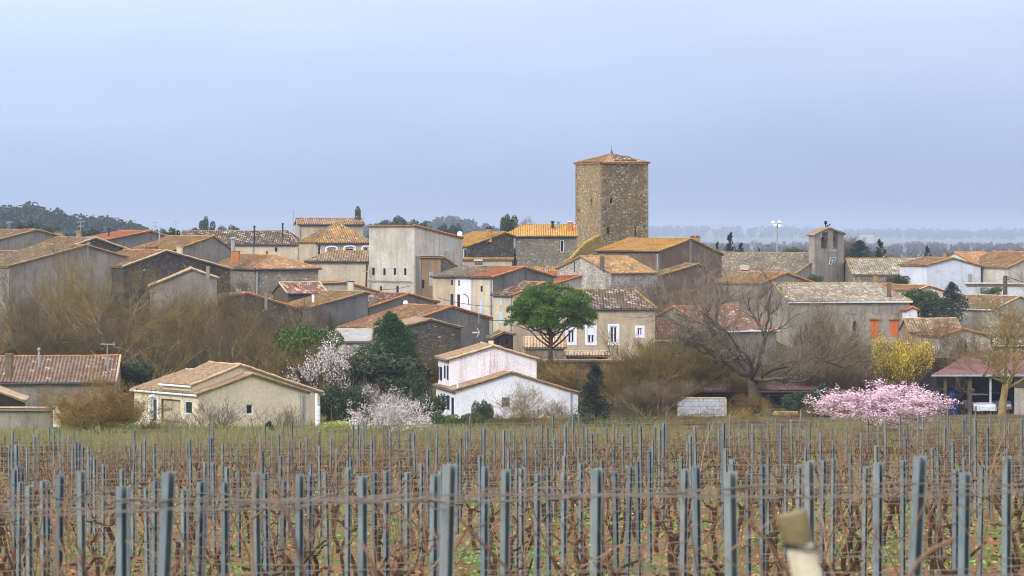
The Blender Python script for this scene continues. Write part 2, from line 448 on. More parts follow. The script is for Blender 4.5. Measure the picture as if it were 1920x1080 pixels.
# ------------------------------------------------------------------ ground
def ground_mat():
    m, t, b = newmat('ground_soil_and_grass', 0.95)
    n = NT(t)
    p = n.pos()
    sp = n.n('SeparateXYZ'); g = n.n('NewGeometry'); n.l(g.outputs['Position'], sp.inputs[0])
    soil = n.ramp(n.noise(p, 2.3, 8, .75), [(0.3, srgb(92, 68, 46)), (0.5, srgb(138, 104, 70)), (0.7, srgb(166, 130, 90))])
    grass = n.ramp(n.noise(p, 3, 6, .7), [(0.3, srgb(70, 100, 30)), (0.7, srgb(112, 144, 54))])
    scrub = n.ramp(n.noise(p, 1.2, 8, .7), [(0.3, srgb(86, 78, 46)), (0.7, srgb(134, 118, 78))])
    gm = n.ramp(n.noise(p, .9, 6, .7), BW(.5, .62))
    vine = n.mix(gm, soil, grass)
    sm1 = n.ramp(n.noise(n.pos((.6, 1, 1), (3, 0, 0)), .13, 4), BW(.56, .68))
    mid = n.mix(sm1, grass, scrub)
    soil2 = n.ramp(n.noise(p, 6, 3, .8), [(0.35, gr(.7)), (0.65, gr(1.2))])
    vine = n.mix(.8, vine, soil2, 'MULTIPLY')
    def band(a, b_):
        return n.ramp(n.math('DIVIDE', n.math('SUBTRACT', sp.outputs[1], a), b_ - a), BW(0, 1))
    c = n.mix(band(97, 104), vine, mid)
    floor_ = n.ramp(n.noise(p, 1.5, 8, .75), [(0.3, srgb(52, 44, 28)), (0.5, srgb(78, 68, 40)), (0.72, srgb(104, 96, 56))])
    c = n.mix(band(168, 205), c, floor_)
    far = n.ramp(n.noise(p, .004, 5), [(0.3, srgb(70, 84, 46)), (0.55, srgb(120, 104, 74)), (0.75, srgb(96, 110, 60))])
    c = n.mix(band(380, 480), c, far)
    n.l(c, b.inputs['Base Color'])
    n.bump(b, n.noise(p, 4, 8, .8), .8, .15)
    return m
M['ground'] = ground_mat()

gb = MB()
ys = [-40, -20, -8, 0]
y = 0
while y < 14000:
    y += max(1.6, y * 0.03) if y < 430 else y * 0.045
    ys.append(y)
NC = 150
for y in ys:
    hw = 32 + max(0, y) * 0.55
    for i in range(NC + 1):
        s = i / NC * 2 - 1
        s = s * (0.55 + 0.45 * s * s)
        x = s * hw
        z = terrain(x, y)
        if 2 < y < 400: z += 0.05 * sin(x * 1.7 + y * .3) * sin(y * .9)
        gb.v.append(V((x, y, z)))
for j in range(len(ys) - 1):
    for i in range(NC):
        a = j * (NC + 1) + i
        gb.f.append((a, a + 1, a + NC + 2, a + NC + 1)); gb.m.append(0)
o = link('ground', gb.mesh('ground', M['ground'], smooth=True))
tag(o, 'rolling ground with vineyard soil, grass and scrub up to the hazy hills', None, None, 'structure')

for nm, pts in (('garden_track', ((-60, 815), (0, 818), (34, 822), (60, 826))), ('field_track', ((-60, 836), (0, 838), (30, 843), (52, 850)))):
    mb = MB(); vs = []
    for x, y in pts:
        lo, hi = 60.0, 190.0
        for _ in range(40):
            md = (lo + hi) / 2; X = (x - 960) / F * md
            if -(y - HY) / F * md > terrain(X, md): lo = md
            else: hi = md
        for dy in (0, 2.2):
            X = (x - 960) / F * (lo + dy); vs.append(V((X, lo + dy, terrain(X, lo + dy) + .06)))
    mb.add(vs, [(2 * i, 2 * i + 2, 2 * i + 3, 2 * i + 1) for i in range(len(pts) - 1)])
    tag(link(nm, mb.mesh(nm, plain(nm + '_gravel', srgb(196, 186, 170), .2, .95, 3))), 'pale gravel track in the grass at far left', None, None, 'structure')

# ------------------------------------------------------------------ houses
def clip_rect(poly, u0, z0, u1, z1):
    for ax, val, sgn in ((0, u0, 1), (0, u1, -1), (1, z0, 1), (1, z1, -1)):
        o = []
        for i in range(len(poly)):
            a, b = poly[i], poly[(i + 1) % len(poly)]
            da, db = (a[ax] - val) * sgn, (b[ax] - val) * sgn
            if da >= 0: o.append(a)
            if (da >= 0) != (db >= 0):
                k = da / (da - db)
                o.append((a[0] + (b[0] - a[0]) * k, a[1] + (b[1] - a[1]) * k))
        poly = o
        if len(poly) < 3: return []
    return poly

class Wall:
    """an upright wall seen from outside: p0 left foot, p1 right foot, convex outline in (u, z)"""
    def __init__(s, p0, p1, top, zb):
        s.p0 = V((p0[0], p0[1], 0)); d = V((p1[0] - p0[0], p1[1] - p0[1], 0))
        s.L = d.length; s.u = d.normalized(); s.n = s.u.cross(V((0, 0, 1)))
        s.poly = [(0, zb), (s.L, zb)] + top
        s.holes = []
    def at(s, u, z, out=0.0): return V((s.p0.x + s.u.x * u + s.n.x * out, s.p0.y + s.u.y * u + s.n.y * out, z))
    def hit(s, x, y):
        d = V(((x - 960) / F, 1, -(y - HY) / F))
        t = s.n.dot(s.p0) / s.n.dot(d)
        q = d * t
        return (V((q.x, q.y, 0)) - s.p0).dot(s.u), q.z
    def build(s, mb, deep=0.16):
        us = sorted(set([min(p[0] for p in s.poly), max(p[0] for p in s.poly)] + [h[0] for h in s.holes] + [h[2] for h in s.holes]))
        zs = sorted(set([min(p[1] for p in s.poly), max(p[1] for p in s.poly)] + [h[1] for h in s.holes] + [h[3] for h in s.holes]))
        if not s.holes:
            mb.poly([s.at(*p) for p in s.poly]); return
        for ua, ub in zip(us, us[1:]):
            for za, zb in zip(zs, zs[1:]):
                cu, cz = (ua + ub) / 2, (za + zb) / 2
                if any(h[0] < cu < h[2] and h[1] < cz < h[3] for h in s.holes): continue
                q = clip_rect(s.poly, ua, za, ub, zb)
                if len(q) >= 3: mb.poly([s.at(*p) for p in q])
        for u0, z0, u1, z1 in s.holes:
            for (a, b), (c, d) in (((u0, z0), (u1, z0)), ((u1, z0), (u1, z1)), ((u1, z1), (u0, z1)), ((u0, z1), (u0, z0))):
                mb.poly([s.at(a, b), s.at(c, d), s.at(c, d, -deep), s.at(a, b, -deep)])

def roof_face(mb, pts, pu=0.27, amp=0.045, sag=0.035, rnd=RND, flat=False):
    """convex roof plane, pts[0]-pts[1] is its eave; rows of half-round tiles run down the slope"""
    p0 = pts[0]
    nrm = V((0, 0, 0))
    for i in range(1, len(pts) - 1): nrm += (pts[i] - p0).cross(pts[i + 1] - p0)
    if nrm.length < 1e-6: return
    if nrm.z < 0:
        pts = [pts[1], pts[0]] + list(reversed(pts[2:])); nrm = -nrm; p0 = pts[0]
    nrm.normalize()
    u = (pts[1] - pts[0]); u -= nrm * u.dot(nrm); u.normalize()
    vv = nrm.cross(u)
    q = [((p - p0).dot(u), (p - p0).dot(vv)) for p in pts]
    umin, umax = min(a for a, _ in q), max(a for a, _ in q)
    step = pu / 4
    cols = sorted(set([umin + 1e-4, umax - 1e-4] + [floor(umin / step) * step + step * i for i in range(1, int((umax - umin) / step) + 2)] + [a for a, _ in q]))
    cols = [c for c in cols if umin < c < umax]
    def span(uc):
        lo, hi = 1e9, -1e9
        for i in range(len(q)):
            a, b = q[i], q[(i + 1) % len(q)]
            if abs(a[0] - b[0]) < 1e-9: continue
            if min(a[0], b[0]) - 1e-9 <= uc <= max(a[0], b[0]) + 1e-9:
                k = (uc - a[0]) / (b[0] - a[0]); z = a[1] + (b[1] - a[1]) * k
                lo, hi = min(lo, z), max(hi, z)
        return lo, hi
    vmax = max(b for _, b in q)
    ns = max(2, int(vmax / 0.7))
    ph = rnd.uniform(0, 50)
    jit = {}
    base = len(mb.v)
    for ci, uc in enumerate(cols):
        lo, hi = span(uc)
        for j in range(ns + 1):
            v = lo + (hi - lo) * j / ns
            key = (floor(uc / pu), j)
            if key not in jit: jit[key] = rnd.uniform(-.012, .012)
            d = 0 if flat else amp * cos(2 * pi * uc / pu) + jit[key]
            d += sag * (sin(uc * .55 + ph) * sin(v * .8 + ph * 2)) - sag * .6 * sin(pi * j / ns)
            ww = p0 + u * uc + vv * v + nrm * d
            mb.uv[len(mb.v)] = (uc + 100, v + 100)
            mb.v.append(ww)
    for ci in range(len(cols) - 1):
        for j in range(ns):
            a = base + ci * (ns + 1) + j
            mb.f.append((a, a + ns + 1, a + ns + 2, a + 1)); mb.m.append(0)
    # the boards under the tiles
    mb.cm = 1
    th = 0.1
    n0 = len(pts)
    top = [p - nrm * 0.06 for p in pts]; bot = [p - nrm * (0.06 + th) for p in pts]
    mb.add(top + bot, [tuple(range(2 * n0 - 1, n0 - 1, -1))] + [(i, (i + 1) % n0, n0 + (i + 1) % n0, n0 + i)[::-1] for i in range(n0)])
    mb.cm = 0

def capline(mb, a, b, r=0.09, sag=0.03):
    n = max(2, int((b - a).length / 0.45))
    pts = []
    for i in range(n + 1):
        k = i / n
        pts.append(a.lerp(b, k) + V((0, 0, RND.uniform(-.02, .02) - sag * sin(pi * k))))
    mb.tube(pts, [r * RND.uniform(.85, 1.12) for _ in pts], 6)

class House:
    def __init__(s, label, loc, cat='house', name='house', group=None):
        s.t = Thing(name, label, cat, loc, group)
        s.roof = None
        s.walls = {}

    def finish(s, walls, roofs, caps, verges, eaves, wallm, tilem, capm, vergem, gutm, wins, flat=False, skip=()):
        for k, w_ in walls.items(): s.walls[k] = w_
        todo = []
        for wn in wins:
            k, x0, y0, x1, y1, st = wn[:6]
            W = walls[k]
            ua, za = W.hit(x0, y1); ub, zb = W.hit(x1, y0)
            h = (min(ua, ub), min(za, zb), max(ua, ub), max(za, zb))
            if st not in ('closed', 'pipe', 'blind'): W.holes.append(h)
            todo.append((W, h, st))
        mb = MB()
        for k, w_ in walls.items():
            if k not in skip: w_.build(mb)
        s.wall = s.t.part('wall', mb, M[wallm])
        if roofs:
            rb = MB()
            for r_ in roofs: roof_face(rb, r_, flat=flat)
            s.roof = s.t.part('roof', rb, [M[tilem], M['r_brown']])
            if caps:
                cb = MB()
                for a, b in caps: capline(cb, a, b)
                s.t.part('ridge_cap', cb, M[capm], s.roof, smooth=True)
            for a, b in verges:
                vb = MB(); capline(vb, a, b, 0.085)
                s.t.part('verge', vb, M[vergem], s.roof, smooth=True)
        if gutm:
            for a, b in eaves:
                g = MB(); g.tube([a, b], [.075, .075], 6)
                s.t.part('gutter', g, M[gutm])
        for W, h, st in todo: s.window(W, h, st)

    def window(s, W, h, st):
        u0, z0, u1, z1 = h
        def bar(mb, a, b, c, d, o0, o1):
            pts = [W.at(a, b, o1), W.at(c, b, o1), W.at(c, d, o1), W.at(a, d, o1), W.at(a, b, o0), W.at(c, b, o0), W.at(c, d, o0), W.at(a, d, o0)]
            mb.add(pts, [(0, 1, 2, 3), (7, 6, 5, 4), (0, 4, 5, 1), (1, 5, 6, 2), (2, 6, 7, 3), (3, 7, 4, 0)])
        if st == 'pipe':
            mb = MB(); um = (u0 + u1) / 2
            mb.tube([W.at(um, z0, .08), W.at(um, z1, .08)], [(u1 - u0) / 2] * 2, 6)
            s.t.part('downpipe', mb, M['zinc']); return
        if st == 'blind':
            mb = MB(); bar(mb, u0, z0, u1, z1, -.01, .02)
            bar(mb, u0 - .1, z0 - .1, u1 + .1, z0, -.01, .06); bar(mb, u0 - .1, z1, u1 + .1, z1 + .1, -.01, .06)
            bar(mb, u0 - .08, z0, u0, z1, -.01, .06); bar(mb, u1, z0, u1 + .08, z1, -.01, .06)
            s.t.part('blind_panel', mb, M['stonebelfry']); return
        fm = {'white': 'frame', 'door': 'red', 'hole': 'gutter', 'arch': 'frame'}.get(st.split('+')[0], 'gutter')
        mb = MB(); fw = min(.09, (u1 - u0) * .16)
        if st == 'surround':
            fm = 'frame'
            b_ = .22
            bar(mb, u0 - b_, z0 - b_, u1 + b_, z0, -.02, .05); bar(mb, u0 - b_, z1, u1 + b_, z1 + b_, -.02, .05)
            bar(mb, u0 - b_, z0, u0, z1, -.02, .05); bar(mb, u1, z0, u1 + b_, z1, -.02, .05)
            um = (u0 + u1) / 2; bar(mb, um - .06, z0, um + .06, z1, -.12, -.05)
        bar(mb, u0, z0, u0 + fw, z1, -.14, -.05); bar(mb, u1 - fw, z0, u1, z1, -.14, -.05)
        bar(mb, u0 + fw, z0, u1 - fw, z0 + fw, -.14, -.05); bar(mb, u0 + fw, z1 - fw, u1 - fw, z1, -.14, -.05)
        wo = s.t.part('door' if st == 'door' else 'window', mb, M[fm])
        if st == 'arch':
            ab = MB(); um = (u0 + u1) / 2; rr = (u1 - u0) / 2 + .12
            pts = [W.at(um + rr * cos(a), z1 + rr * .35 * sin(a), .03) for a in [pi * k / 8 for k in range(9)]]
            ab.tube([W.at(um + rr, z0, .03)] + pts + [W.at(um - rr, z0, .03)], [.13] * 11, 5)
            s.t.part('surround', ab, M['frame'], wo)
        pm = {'door': 'red', 'navy': 'shutnavy', 'blue': 'shutblue', 'orange': 'shutor', 'greysh': 'shutgrey', 'halfblind': 'pane', 'recess': 'beige'}.get(st.split('+')[0], 'pane')
        pb = MB(); pb.poly([W.at(u0, z0, -.13), W.at(u1, z0, -.13), W.at(u1, z1, -.13), W.at(u0, z1, -.13)])
        s.t.part('door_leaf' if st == 'door' else 'pane', pb, M['pane' if pm.startswith('shut') else pm], wo)
        if pm.startswith('shut'):
            um = (u0 + u1) / 2
            for a, c in ((u0 + .01, um - .012), (um + .012, u1 - .01)):
                sb = MB(); bar(sb, a, z0 + .01, c, z1 - .01, -.03, .03)
                nsl = 6
                for k in range(nsl):
                    za = z0 + (z1 - z0) * (k + .25) / nsl
                    bar(sb, a + .03, za, c - .03, za + .05, .03, .045)
                s.t.part('shutter', sb, M[pm], wo)
        if st == 'halfblind':
            sb = MB(); bar(sb, u0 + fw, z0 + (z1 - z0) * .42, u1 - fw, z1 - fw, -.11, -.07)
            s.t.part('roller_blind', sb, M['frame'], wo)
        if st.endswith('+open'):
            for a, c in ((u0 - (u1 - u0) * .5 - .03, u0 - .03), (u1 + .03, u1 + (u1 - u0) * .5 + .03)):
                sb = MB(); bar(sb, a, z0, c, z1, .02, .06)
                s.t.part('shutter', sb, M['shutnavy' if 'navyo' in st else 'shutblue'], wo)

    def chimney(s, x, ytop, ybot, wpx, Y, mat='brown', cap='r_orange', deep=None, pots=True):
        a, b = P(x, ybot, Y), P(x, ytop, Y)
        wd = wpx / F * Y
        mb = MB(); h = b.z - a.z
        mb.box((a.x, a.y, a.z + h * .4 - .3), wd, deep or wd * .8, h * .8 + .6, .2)
        ch = s.t.part('chimney', mb, M[mat], s.roof)
        cb = MB()
        cb.box((a.x, a.y, a.z + h * .83), wd * 1.18, (deep or wd * .8) * 1.18, h * .1, .2)
        if pots:
            for k in (-.25, .25):
                cb.box((a.x + k * wd, a.y, a.z + h * .92), wd * .22, wd * .4, h * .2, .2)
            cb.box((a.x, a.y, a.z + h * .98), wd * 1.1, wd * .7, .05, .2)
        s.t.part('chimney_cap', cb, M[cap], s.roof)
        return ch

    def pipe(s, x, ytop, ybot, wpx, Y, mat='iron', hat=True):
        a, b = P(x, ybot, Y), P(x, ytop, Y); r = wpx / F * Y / 2
        mb = MB(); mb.tube([a - V((0, 0, .4)), b], [r, r], 7)
        if hat:
            mb.tube([b, b + V((0, 0, .12)), b + V((0, 0, .2))], [r * 1.6, r * 1.6, r * .3], 7)
        s.t.part('flue_pipe', mb, M[mat], s.roof)

    def antenna(s, x, ytop, ybot, Y, arms=2, lenpx=14, mat='zinc', slant=0.2):
        a, b = P(x, ybot, Y), P(x, ytop, Y); k = Y / F
        mb = MB(); mb.tube([a - V((0, 0, .3)), b], [.035, .035], 5)
        for i in range(arms):
            z = b.z - .05 - i * .5
            l = lenpx * k * (1 - .25 * i)
            p, q = V((b.x - l * .5, b.y, z - slant * .2)), V((b.x + l * .5, b.y + .3, z + slant * .2))
            mb.tube([p, q], [.025, .025], 4)
            for j in range(5):
                c = p.lerp(q, (j + .5) / 5)
                mb.tube([c - V((0, .35, .12)), c + V((0, .35, .12))], [.014, .014], 4)
        s.t.part('antenna', mb, M[mat], s.roof)

    def dish(s, x, y, rpx, Y):
        c = P(x, y, Y); r = rpx * Y / F
        mb = MB(); n = 12
        rim = [c + V((r * cos(2 * pi * k / n), -.1 + .12 * sin(2 * pi * k / n), r * sin(2 * pi * k / n))) for k in range(n)]
        mb.add(rim + [c + V((0, .15, 0))], [(k, (k + 1) % n, n) for k in range(n)])
        mb.tube([c + V((0, .12, 0)), c + V((0, .2, -r * 1.6))], [.03, .03], 4)
        s.t.part('satellite_dish', mb, M['lampwhite'], s.roof)

def baseline(pts):
    return min(terrain(p.x, p.y) for p in pts) - 0.3

def G(label, apex, l, r, Y, yaw, L, wall, tilem, wins=(), cap='r_brown', verge='r_brown', gut=None, hipd=0.0, off=0.0, house=None, zb=None,
      cat='house', name='house', ov=0.22, verges=True, roof=True):
    yw = R(yaw); b = V((sin(yw), cos(yw), 0)); u = V((cos(yw), -sin(yw), 0))
    A0 = P(*apex, Y) if not hipd else None
    if hipd:                                        # the apex lies behind the front wall; find the wall plane from the left corner
        L0 = P(*l, Y); nd = b.dot(L0)
    else:
        nd = b.dot(A0)
    def on(px, extra=0.0):
        d = V(((px[0] - 960) / F, 1, -(px[1] - HY) / F))
        return d * ((nd + extra) / b.dot(d))
    A = on(apex, hipd); Lp = on(l); Rp = on(r)
    if hipd: Rp.z = Lp.z
    sh = b * off
    A, Lp, Rp = A + sh, Lp + sh, Rp + sh
    B = b * L; Bk = b * (L - hipd)
    zb_ = baseline([Lp, Rp, Lp + B, Rp + B]) if zb is None else zb
    H = house or House(label, (Lp.x * .5 + Rp.x * .5, Lp.y, zb_), cat, name)
    wd = (Rp - Lp).dot(u); ua = (A - Lp).dot(u)
    if hipd:
        front = Wall(Lp, Rp, [(wd, Rp.z), (0, Lp.z)], zb_)
    else:
        front = Wall(Lp, Rp, [(wd, Rp.z), (ua, A.z), (0, Lp.z)], zb_)
    walls = {'f': front,
             'r': Wall(Rp, Rp + B, [(L, Rp.z), (0, Rp.z)], zb_),
             'b': Wall(Rp + B, Lp + B, [(wd, Lp.z), (wd - ua, A.z), (0, Rp.z)], zb_),
             'l': Wall(Lp + B, Lp, [(L, Lp.z), (0, Lp.z)], zb_)}
    roofs, caps, vs = [], [], []
    if roof:
        up = V((0, 0, .12))
        fo = b * (-.15 if not hipd else 0); bo = b * .15
        dl = (Lp - A); dl.y = dl.y; dlh = (dl - b * dl.dot(b)); dlh.normalize()
        drh = (Rp - A); drh = drh - b * drh.dot(b); drh.normalize()
        oe = .25
        a0, a1 = A + fo + up, A + Bk + bo + up
        l0, l1 = Lp + dlh * oe + fo + up, Lp + dlh * oe + B + bo + up
        r0, r1 = Rp + drh * oe + fo + up, Rp + drh * oe + B + bo + up
        if hipd:
            l0 = l0 - b * oe; r0 = r0 - b * oe
        roofs = [[l0, l1, a1, a0], [r1, r0, a0, a1]]
        caps = [(a0, a1)]
        if hipd:
            roofs.append([l0, r0, a0]); caps += [(l0, a0), (r0, a0)]
        elif verges:
            vs = [(a0, l0), (a0, r0)]
        ea = [(l0 - up, l1 - up), (r0 - up, r1 - up)]
        if hipd: ea.append((l0 - up, r0 - up))
    H.finish(walls, roofs, caps, vs, ea if roof else [], wall, tilem, cap, verge, gut, wins)
    return H

def S(label, xl, xr, ye, yr, Y, yaw, wall, tilem, rl=None, rr=None, D=None, pitch=.3, wins=(), cap='r_brown', verge='r_brown', gut='gutter',
      house=None, zb=None, cat='house', name='house', flat=False, mono=False, skip=(), rise=None):
    yw = R(yaw); b = V((sin(yw), cos(yw), 0)); u = V((cos(yw), -sin(yw), 0))
    Lf = P(xl, ye, Y); nd = b.dot(Lf)
    def on(px, py, extra=0.0):
        d = V(((px - 960) / F, 1, -(py - HY) / F))
        return d * ((nd + extra) / b.dot(d))
    Rf = on(xr, ye); Rf.z = Lf.z
    hpx = ye - yr
    if D is None:
        el = (ye + yr) / 2 - HY
        run = hpx * Y / F / (pitch + el / F)
        D = run if mono else 2 * run
    half = D if mono else D / 2
    zr = on((xl + xr) / 2, yr, half).z
    B = b * D
    zb_ = baseline([Lf, Rf, Lf + B, Rf + B]) if zb is None else zb
    H = house or House(label, ((Lf.x + Rf.x) / 2, (Lf.y + Rf.y) / 2, zb_), cat, name)
    wd = (Rf - Lf).dot(u)
    hl, hr = rl is not None, rr is not None
    a = on(rl, yr, half) if hl else Lf + b * half
    c = on(rr, yr, half) if hr else Rf + b * half
    a.z = c.z = zr
    ze = Lf.z
    if mono:
        sr = [(D, zr), (0, ze)]; slp = [(D, ze), (0, zr)]; bk = [(wd, zr), (0, zr)]
    else:
        sr = [(D, ze), (0, ze)] if hr else [(D, ze), (D / 2, zr), (0, ze)]
        slp = [(D, ze), (0, ze)] if hl else [(D, ze), (D / 2, zr), (0, ze)]
        bk = [(wd, ze), (0, ze)]
    walls = {'f': Wall(Lf, Rf, [(wd, ze), (0, ze)], zb_), 'r': Wall(Rf, Rf + B, sr, zb_),
             'b': Wall(Rf + B, Lf + B, bk, zb_), 'l': Wall(Lf + B, Lf, slp, zb_)}
    up = V((0, 0, .12)); sl = V((-b.x, -b.y, -(zr - ze) / half)).normalized(); oe = .25
    lo = u * (-.15 if not hl else -oe * .8); ro = u * (.15 if not hr else oe * .8)
    l0, r0 = Lf + sl * oe + lo + up, Rf + sl * oe + ro + up
    a0 = a + up + (u * -.15 if not hl else V((0, 0, 0))); c0 = c + up + (u * .15 if not hr else V((0, 0, 0)))
    sl2 = V((b.x, b.y, sl.z))
    roofs = [[l0, r0, c0, a0]]; caps = []; vs = []; ea = [(l0 - up, r0 - up)]
    if not mono:
        lb, rb_ = Lf + B + sl2 * oe + lo + up, Rf + B + sl2 * oe + ro + up
        roofs.append([rb_, lb, a0, c0])
        if hl: roofs.append([lb, l0, a0]); caps += [(l0, a0)]
        else: vs += [(l0, a0)]
        if hr: roofs.append([r0, rb_, c0]); caps += [(r0, c0)]
        else: vs += [(r0, c0)]
        if (a0 - c0).length > .3: caps.append((a0, c0))
    else:
        vs = [(l0, a0), (r0, c0)]; caps = [(a0, c0)]
    H.finish(walls, roofs, caps, vs, ea, wall, tilem, cap, verge, gut, wins, flat, skip)
    return H

# ------------------------------------------------------------------ the village, left to right
h = G('grey gabled house with brown roof at the far left below the wooded hill', (68, 432), (-30, 457), (139, 451), 300, -40, 12, 'grey', 't_brown', cap='r_orange')
h.chimney(112, 433, 446, 15, 304, 'grey', 'r_brown'); h.chimney(148, 432, 448, 9, 306, 'tan', 'r_brown')
h.antenna(151, 415, 432, 306, 2, 14)
h.antenna(17, 416, 432, 305, 1, 12)
S('low house with steep red and white mottled roof at the left edge', -80, 72, 499, 472, 276, 0, 'beige', 't_redwhite', wins=[('f', 1, 504, 5, 524, 'white'), ('f', 19, 508, 23, 520, 'hole')])
h = G('broad pale grey rendered gable rising behind the olive bare trees on the left', (161, 461), (17, 500), (236, 482), 262, -35, 9, 'grey', 't_brown', cap='r_orange', verge='r_brown')
h.antenna(165, 446, 484, 261, 2, 10)
G('narrow dark stone gable with pale verge behind the pale grey gable', (179, 447), (80, 480), (246, 471), 276, -35, 9, 'stonedark', 't_brown', verge='r_pale')
h = G('small grey house with bright orange roof left of the brown lichened roof', (282, 434), (190, 452), (318, 445), 316, -35, 8, 'greydark', 't_orange', cap='r_orange', verge='r_orange')
h.pipe(204, 429, 448, 3, 317); h.antenna(291, 416, 434, 318, 2, 14); h.antenna(330, 414, 436, 318, 1, 10)
h = G('house with wide brown lichened roof sloping left and bare grey gable', (400, 444), (318, 472), (441, 473), 288, -46, 7.6, 'grey', 't_brown2', cap='r_lichen', verge='r_lichen')
h.chimney(337, 461, 476, 10, 284, 'creamold', 'r_pale'); h.chimney(270, 461, 470, 9, 286, 'tan', 'r_orange'); h.chimney(287, 461, 468, 15, 286, 'brown', 'r_orange')
h.pipe(299, 433, 446, 3, 290, 'zinc')
h = G('dark rubble stone gable with orange tiled slope and pale verge', (311, 471), (232, 500), (432, 505), 265, -40, 7.8, 'stonedark', 't_orangel', cap='r_orange', verge='r_pale')
h.antenna(180, 480, 490, 263, 1, 14, slant=1.0)
h = G('small grey gabled outbuilding with pale pink tiles in front of the dark stone gable', (360, 505), (282, 537), (407, 522), 248, -8, 8, 'grey', 't_cream', cap='r_pale', verge='r_pale')
h.chimney(390, 497, 511, 6, 246, 'grey', 'r_brown', pots=False)
h = G('corner house with orange hipped roof and half-rendered grey stone wall', (510, 480), (477, 504), (597, 505), 270, -25, 14, 'stonegrey', 't_orangel', hipd=3.6, cap='r_orange', gut='gutter',
      wins=[('l', 468, 537, 470, 545, 'hole'), ('f', 480, 508, 483, 552, 'pipe')])
h.chimney(442, 469, 480, 14, 274, 'r_orange', 'r_orange', pots=False)
h.pipe(437, 448, 474, 8, 276, 'zinc')
h = S('long house with mottled brown roof and small square dark window behind the orange hipped roof', 335, 558, 458, 434.5, 312, 0, 'creamold', 't_dark', rr=540,
      wins=[('f', 515, 464, 520, 472, 'hole'), ('f', 499, 471, 502, 479, 'hole'), ('f', 474, 460, 476, 485, 'pipe')])
h.pipe(477, 426, 450, 3.2, 308); h.pipe(530, 421, 438, 3, 312); h.antenna(433, 422, 436, 314, 1, 12)
h = S('tall beige house with tiled roof and ornate dark finial above the pyramid roof', 560, 681, 421, 411, 318, -8, 'beige', 't_brown', D=7.4, wins=[('f', 561, 423, 563, 450, 'pipe')], cap='r_brown')
h.antenna(550, 393, 432, 315, 1, 12)
fin = Thing('roof_finial', 'lichen-blackened ornate stone chimney finial on the ridge of the tall beige house', 'finial', P(671, 411, 319))
k = 319 / F; q = P(671, 412, 319)
fb = MB(); fb.box((q.x, q.y, q.z + 4 * k), 11 * k, 11 * k, 8 * k)
for dx in (-4, 4):
    fb.box((q.x + dx * k, q.y, q.z + 12 * k), 2.5 * k, 9 * k, 9 * k)
fin.part('base', fb, M['stonedark'])
fb = MB(); fb.tube([q + V((0, 0, z * k)) for z in (8, 9, 13, 17, 20, 23, 25, 26)], [r * k for r in (5, 3.2, 5.2, 5.6, 4.6, 3, 2.6, .6)], 10)
fin.part('dome', fb, M['stonedark'], smooth=True)
h = S('beige house with pyramid-shaped ribbed tile roof and white arched windows', 593, 694, 454.5, 418, 300, -20, 'beige', 't_brown2', rl=631, rr=632, D=7.2, cap='r_lichen', gut='gutter',
      wins=[('f', 613, 466, 630, 482, 'arch'), ('f', 647, 465, 664, 482, 'arch'), ('f', 681, 464, 691, 482, 'arch'), ('f', 596, 459, 602, 480, 'white')])
h.antenna(599, 456, 470, 296, 2, 8, 'iron')
S('plain pale beige house with low brown roof left of the big blank building', 574, 704, 490, 472, 283, 0, 'creamold', 't_brown', rl=620, rr=696, cap='r_brown', gut='gutter',
  wins=[('f', 590, 492, 592, 512, 'pipe')])
# the big blank building: a tall block with a roof falling to the back right
h = S('tall blank pale grey building with a row of four small windows', 692, 777, 424.5, 447, 275, 44, 'palegrey', 't_orangel', D=6.9, mono=True, cap='r_orange', verge='r_orange', gut=None,
      wins=[('f', 697.5, 502, 702.5, 516, 'hole'), ('f', 718.5, 503, 723, 516, 'hole'), ('f', 738, 502.5, 742.5, 515.5, 'hole'), ('f', 757.5, 503, 762, 516, 'hole'),
            ('f', 712, 537, 716, 548, 'hole'), ('f', 743, 536, 747.5, 552, 'hole'), ('r', 780, 482, 785, 556, 'blind')])  # last entry is a tall narrow band on the right wall, no window
cb = MB(); a_, b_ = P(690, 526.5, 274.7), P(771, 528.5, 270.3); capline(cb, a_, b_, .06, 0)
h.t.part('ledge', cb, M['grey'])
cb = MB(); cb.tube([P(688, 496, 274.5), P(686.5, 540, 274.5)], [.1, .1], 6); h.t.part('downpipe', cb, M['iron'])
cb = MB(); cb.tube([P(681, 508, 274), P(690, 509, 273.9), P(692.5, 513, 273.8), P(692.5, 520, 273.8)], [.05] * 4, 5); h.t.part('wall_lamp', cb, M['zinc'])
h = S('narrow flat-topped beige annex with closed grey shutter beside the blank building', 787, 826, 482.5, 481.5, 271, 0, 'tan', 't_sheet', D=4, mono=True, cap='r_pale', verge='r_pale', gut=None, flat=True,
      wins=[('f', 804.5, 510, 812, 536, 'greysh'), ('f', 791, 525, 796, 541, 'hole')])
h = G('small stone gable between the beige annex and the terrace wall', (834, 484), (818, 492), (872, 510), 273, -12, 5, 'stonegrey', 't_brown', cap='r_orange', verge='r_brown')
h.antenna(839, 468, 490, 273, 1, 8)
# the row of three house fronts
h = G('cream house with orange roof and dark grey gable beside the white front', (982, 502), (924, 520), (1038, 519), 262, -40, 3.4, 'creamold', 't_orange', cap='r_orange', verge='r_orange', gut='gutter',
      wins=[('l', 901, 536, 905, 547, 'hole'), ('l', 899.5, 562, 906, 587, 'blue'), ('l', 920, 524, 923, 590, 'pipe')])
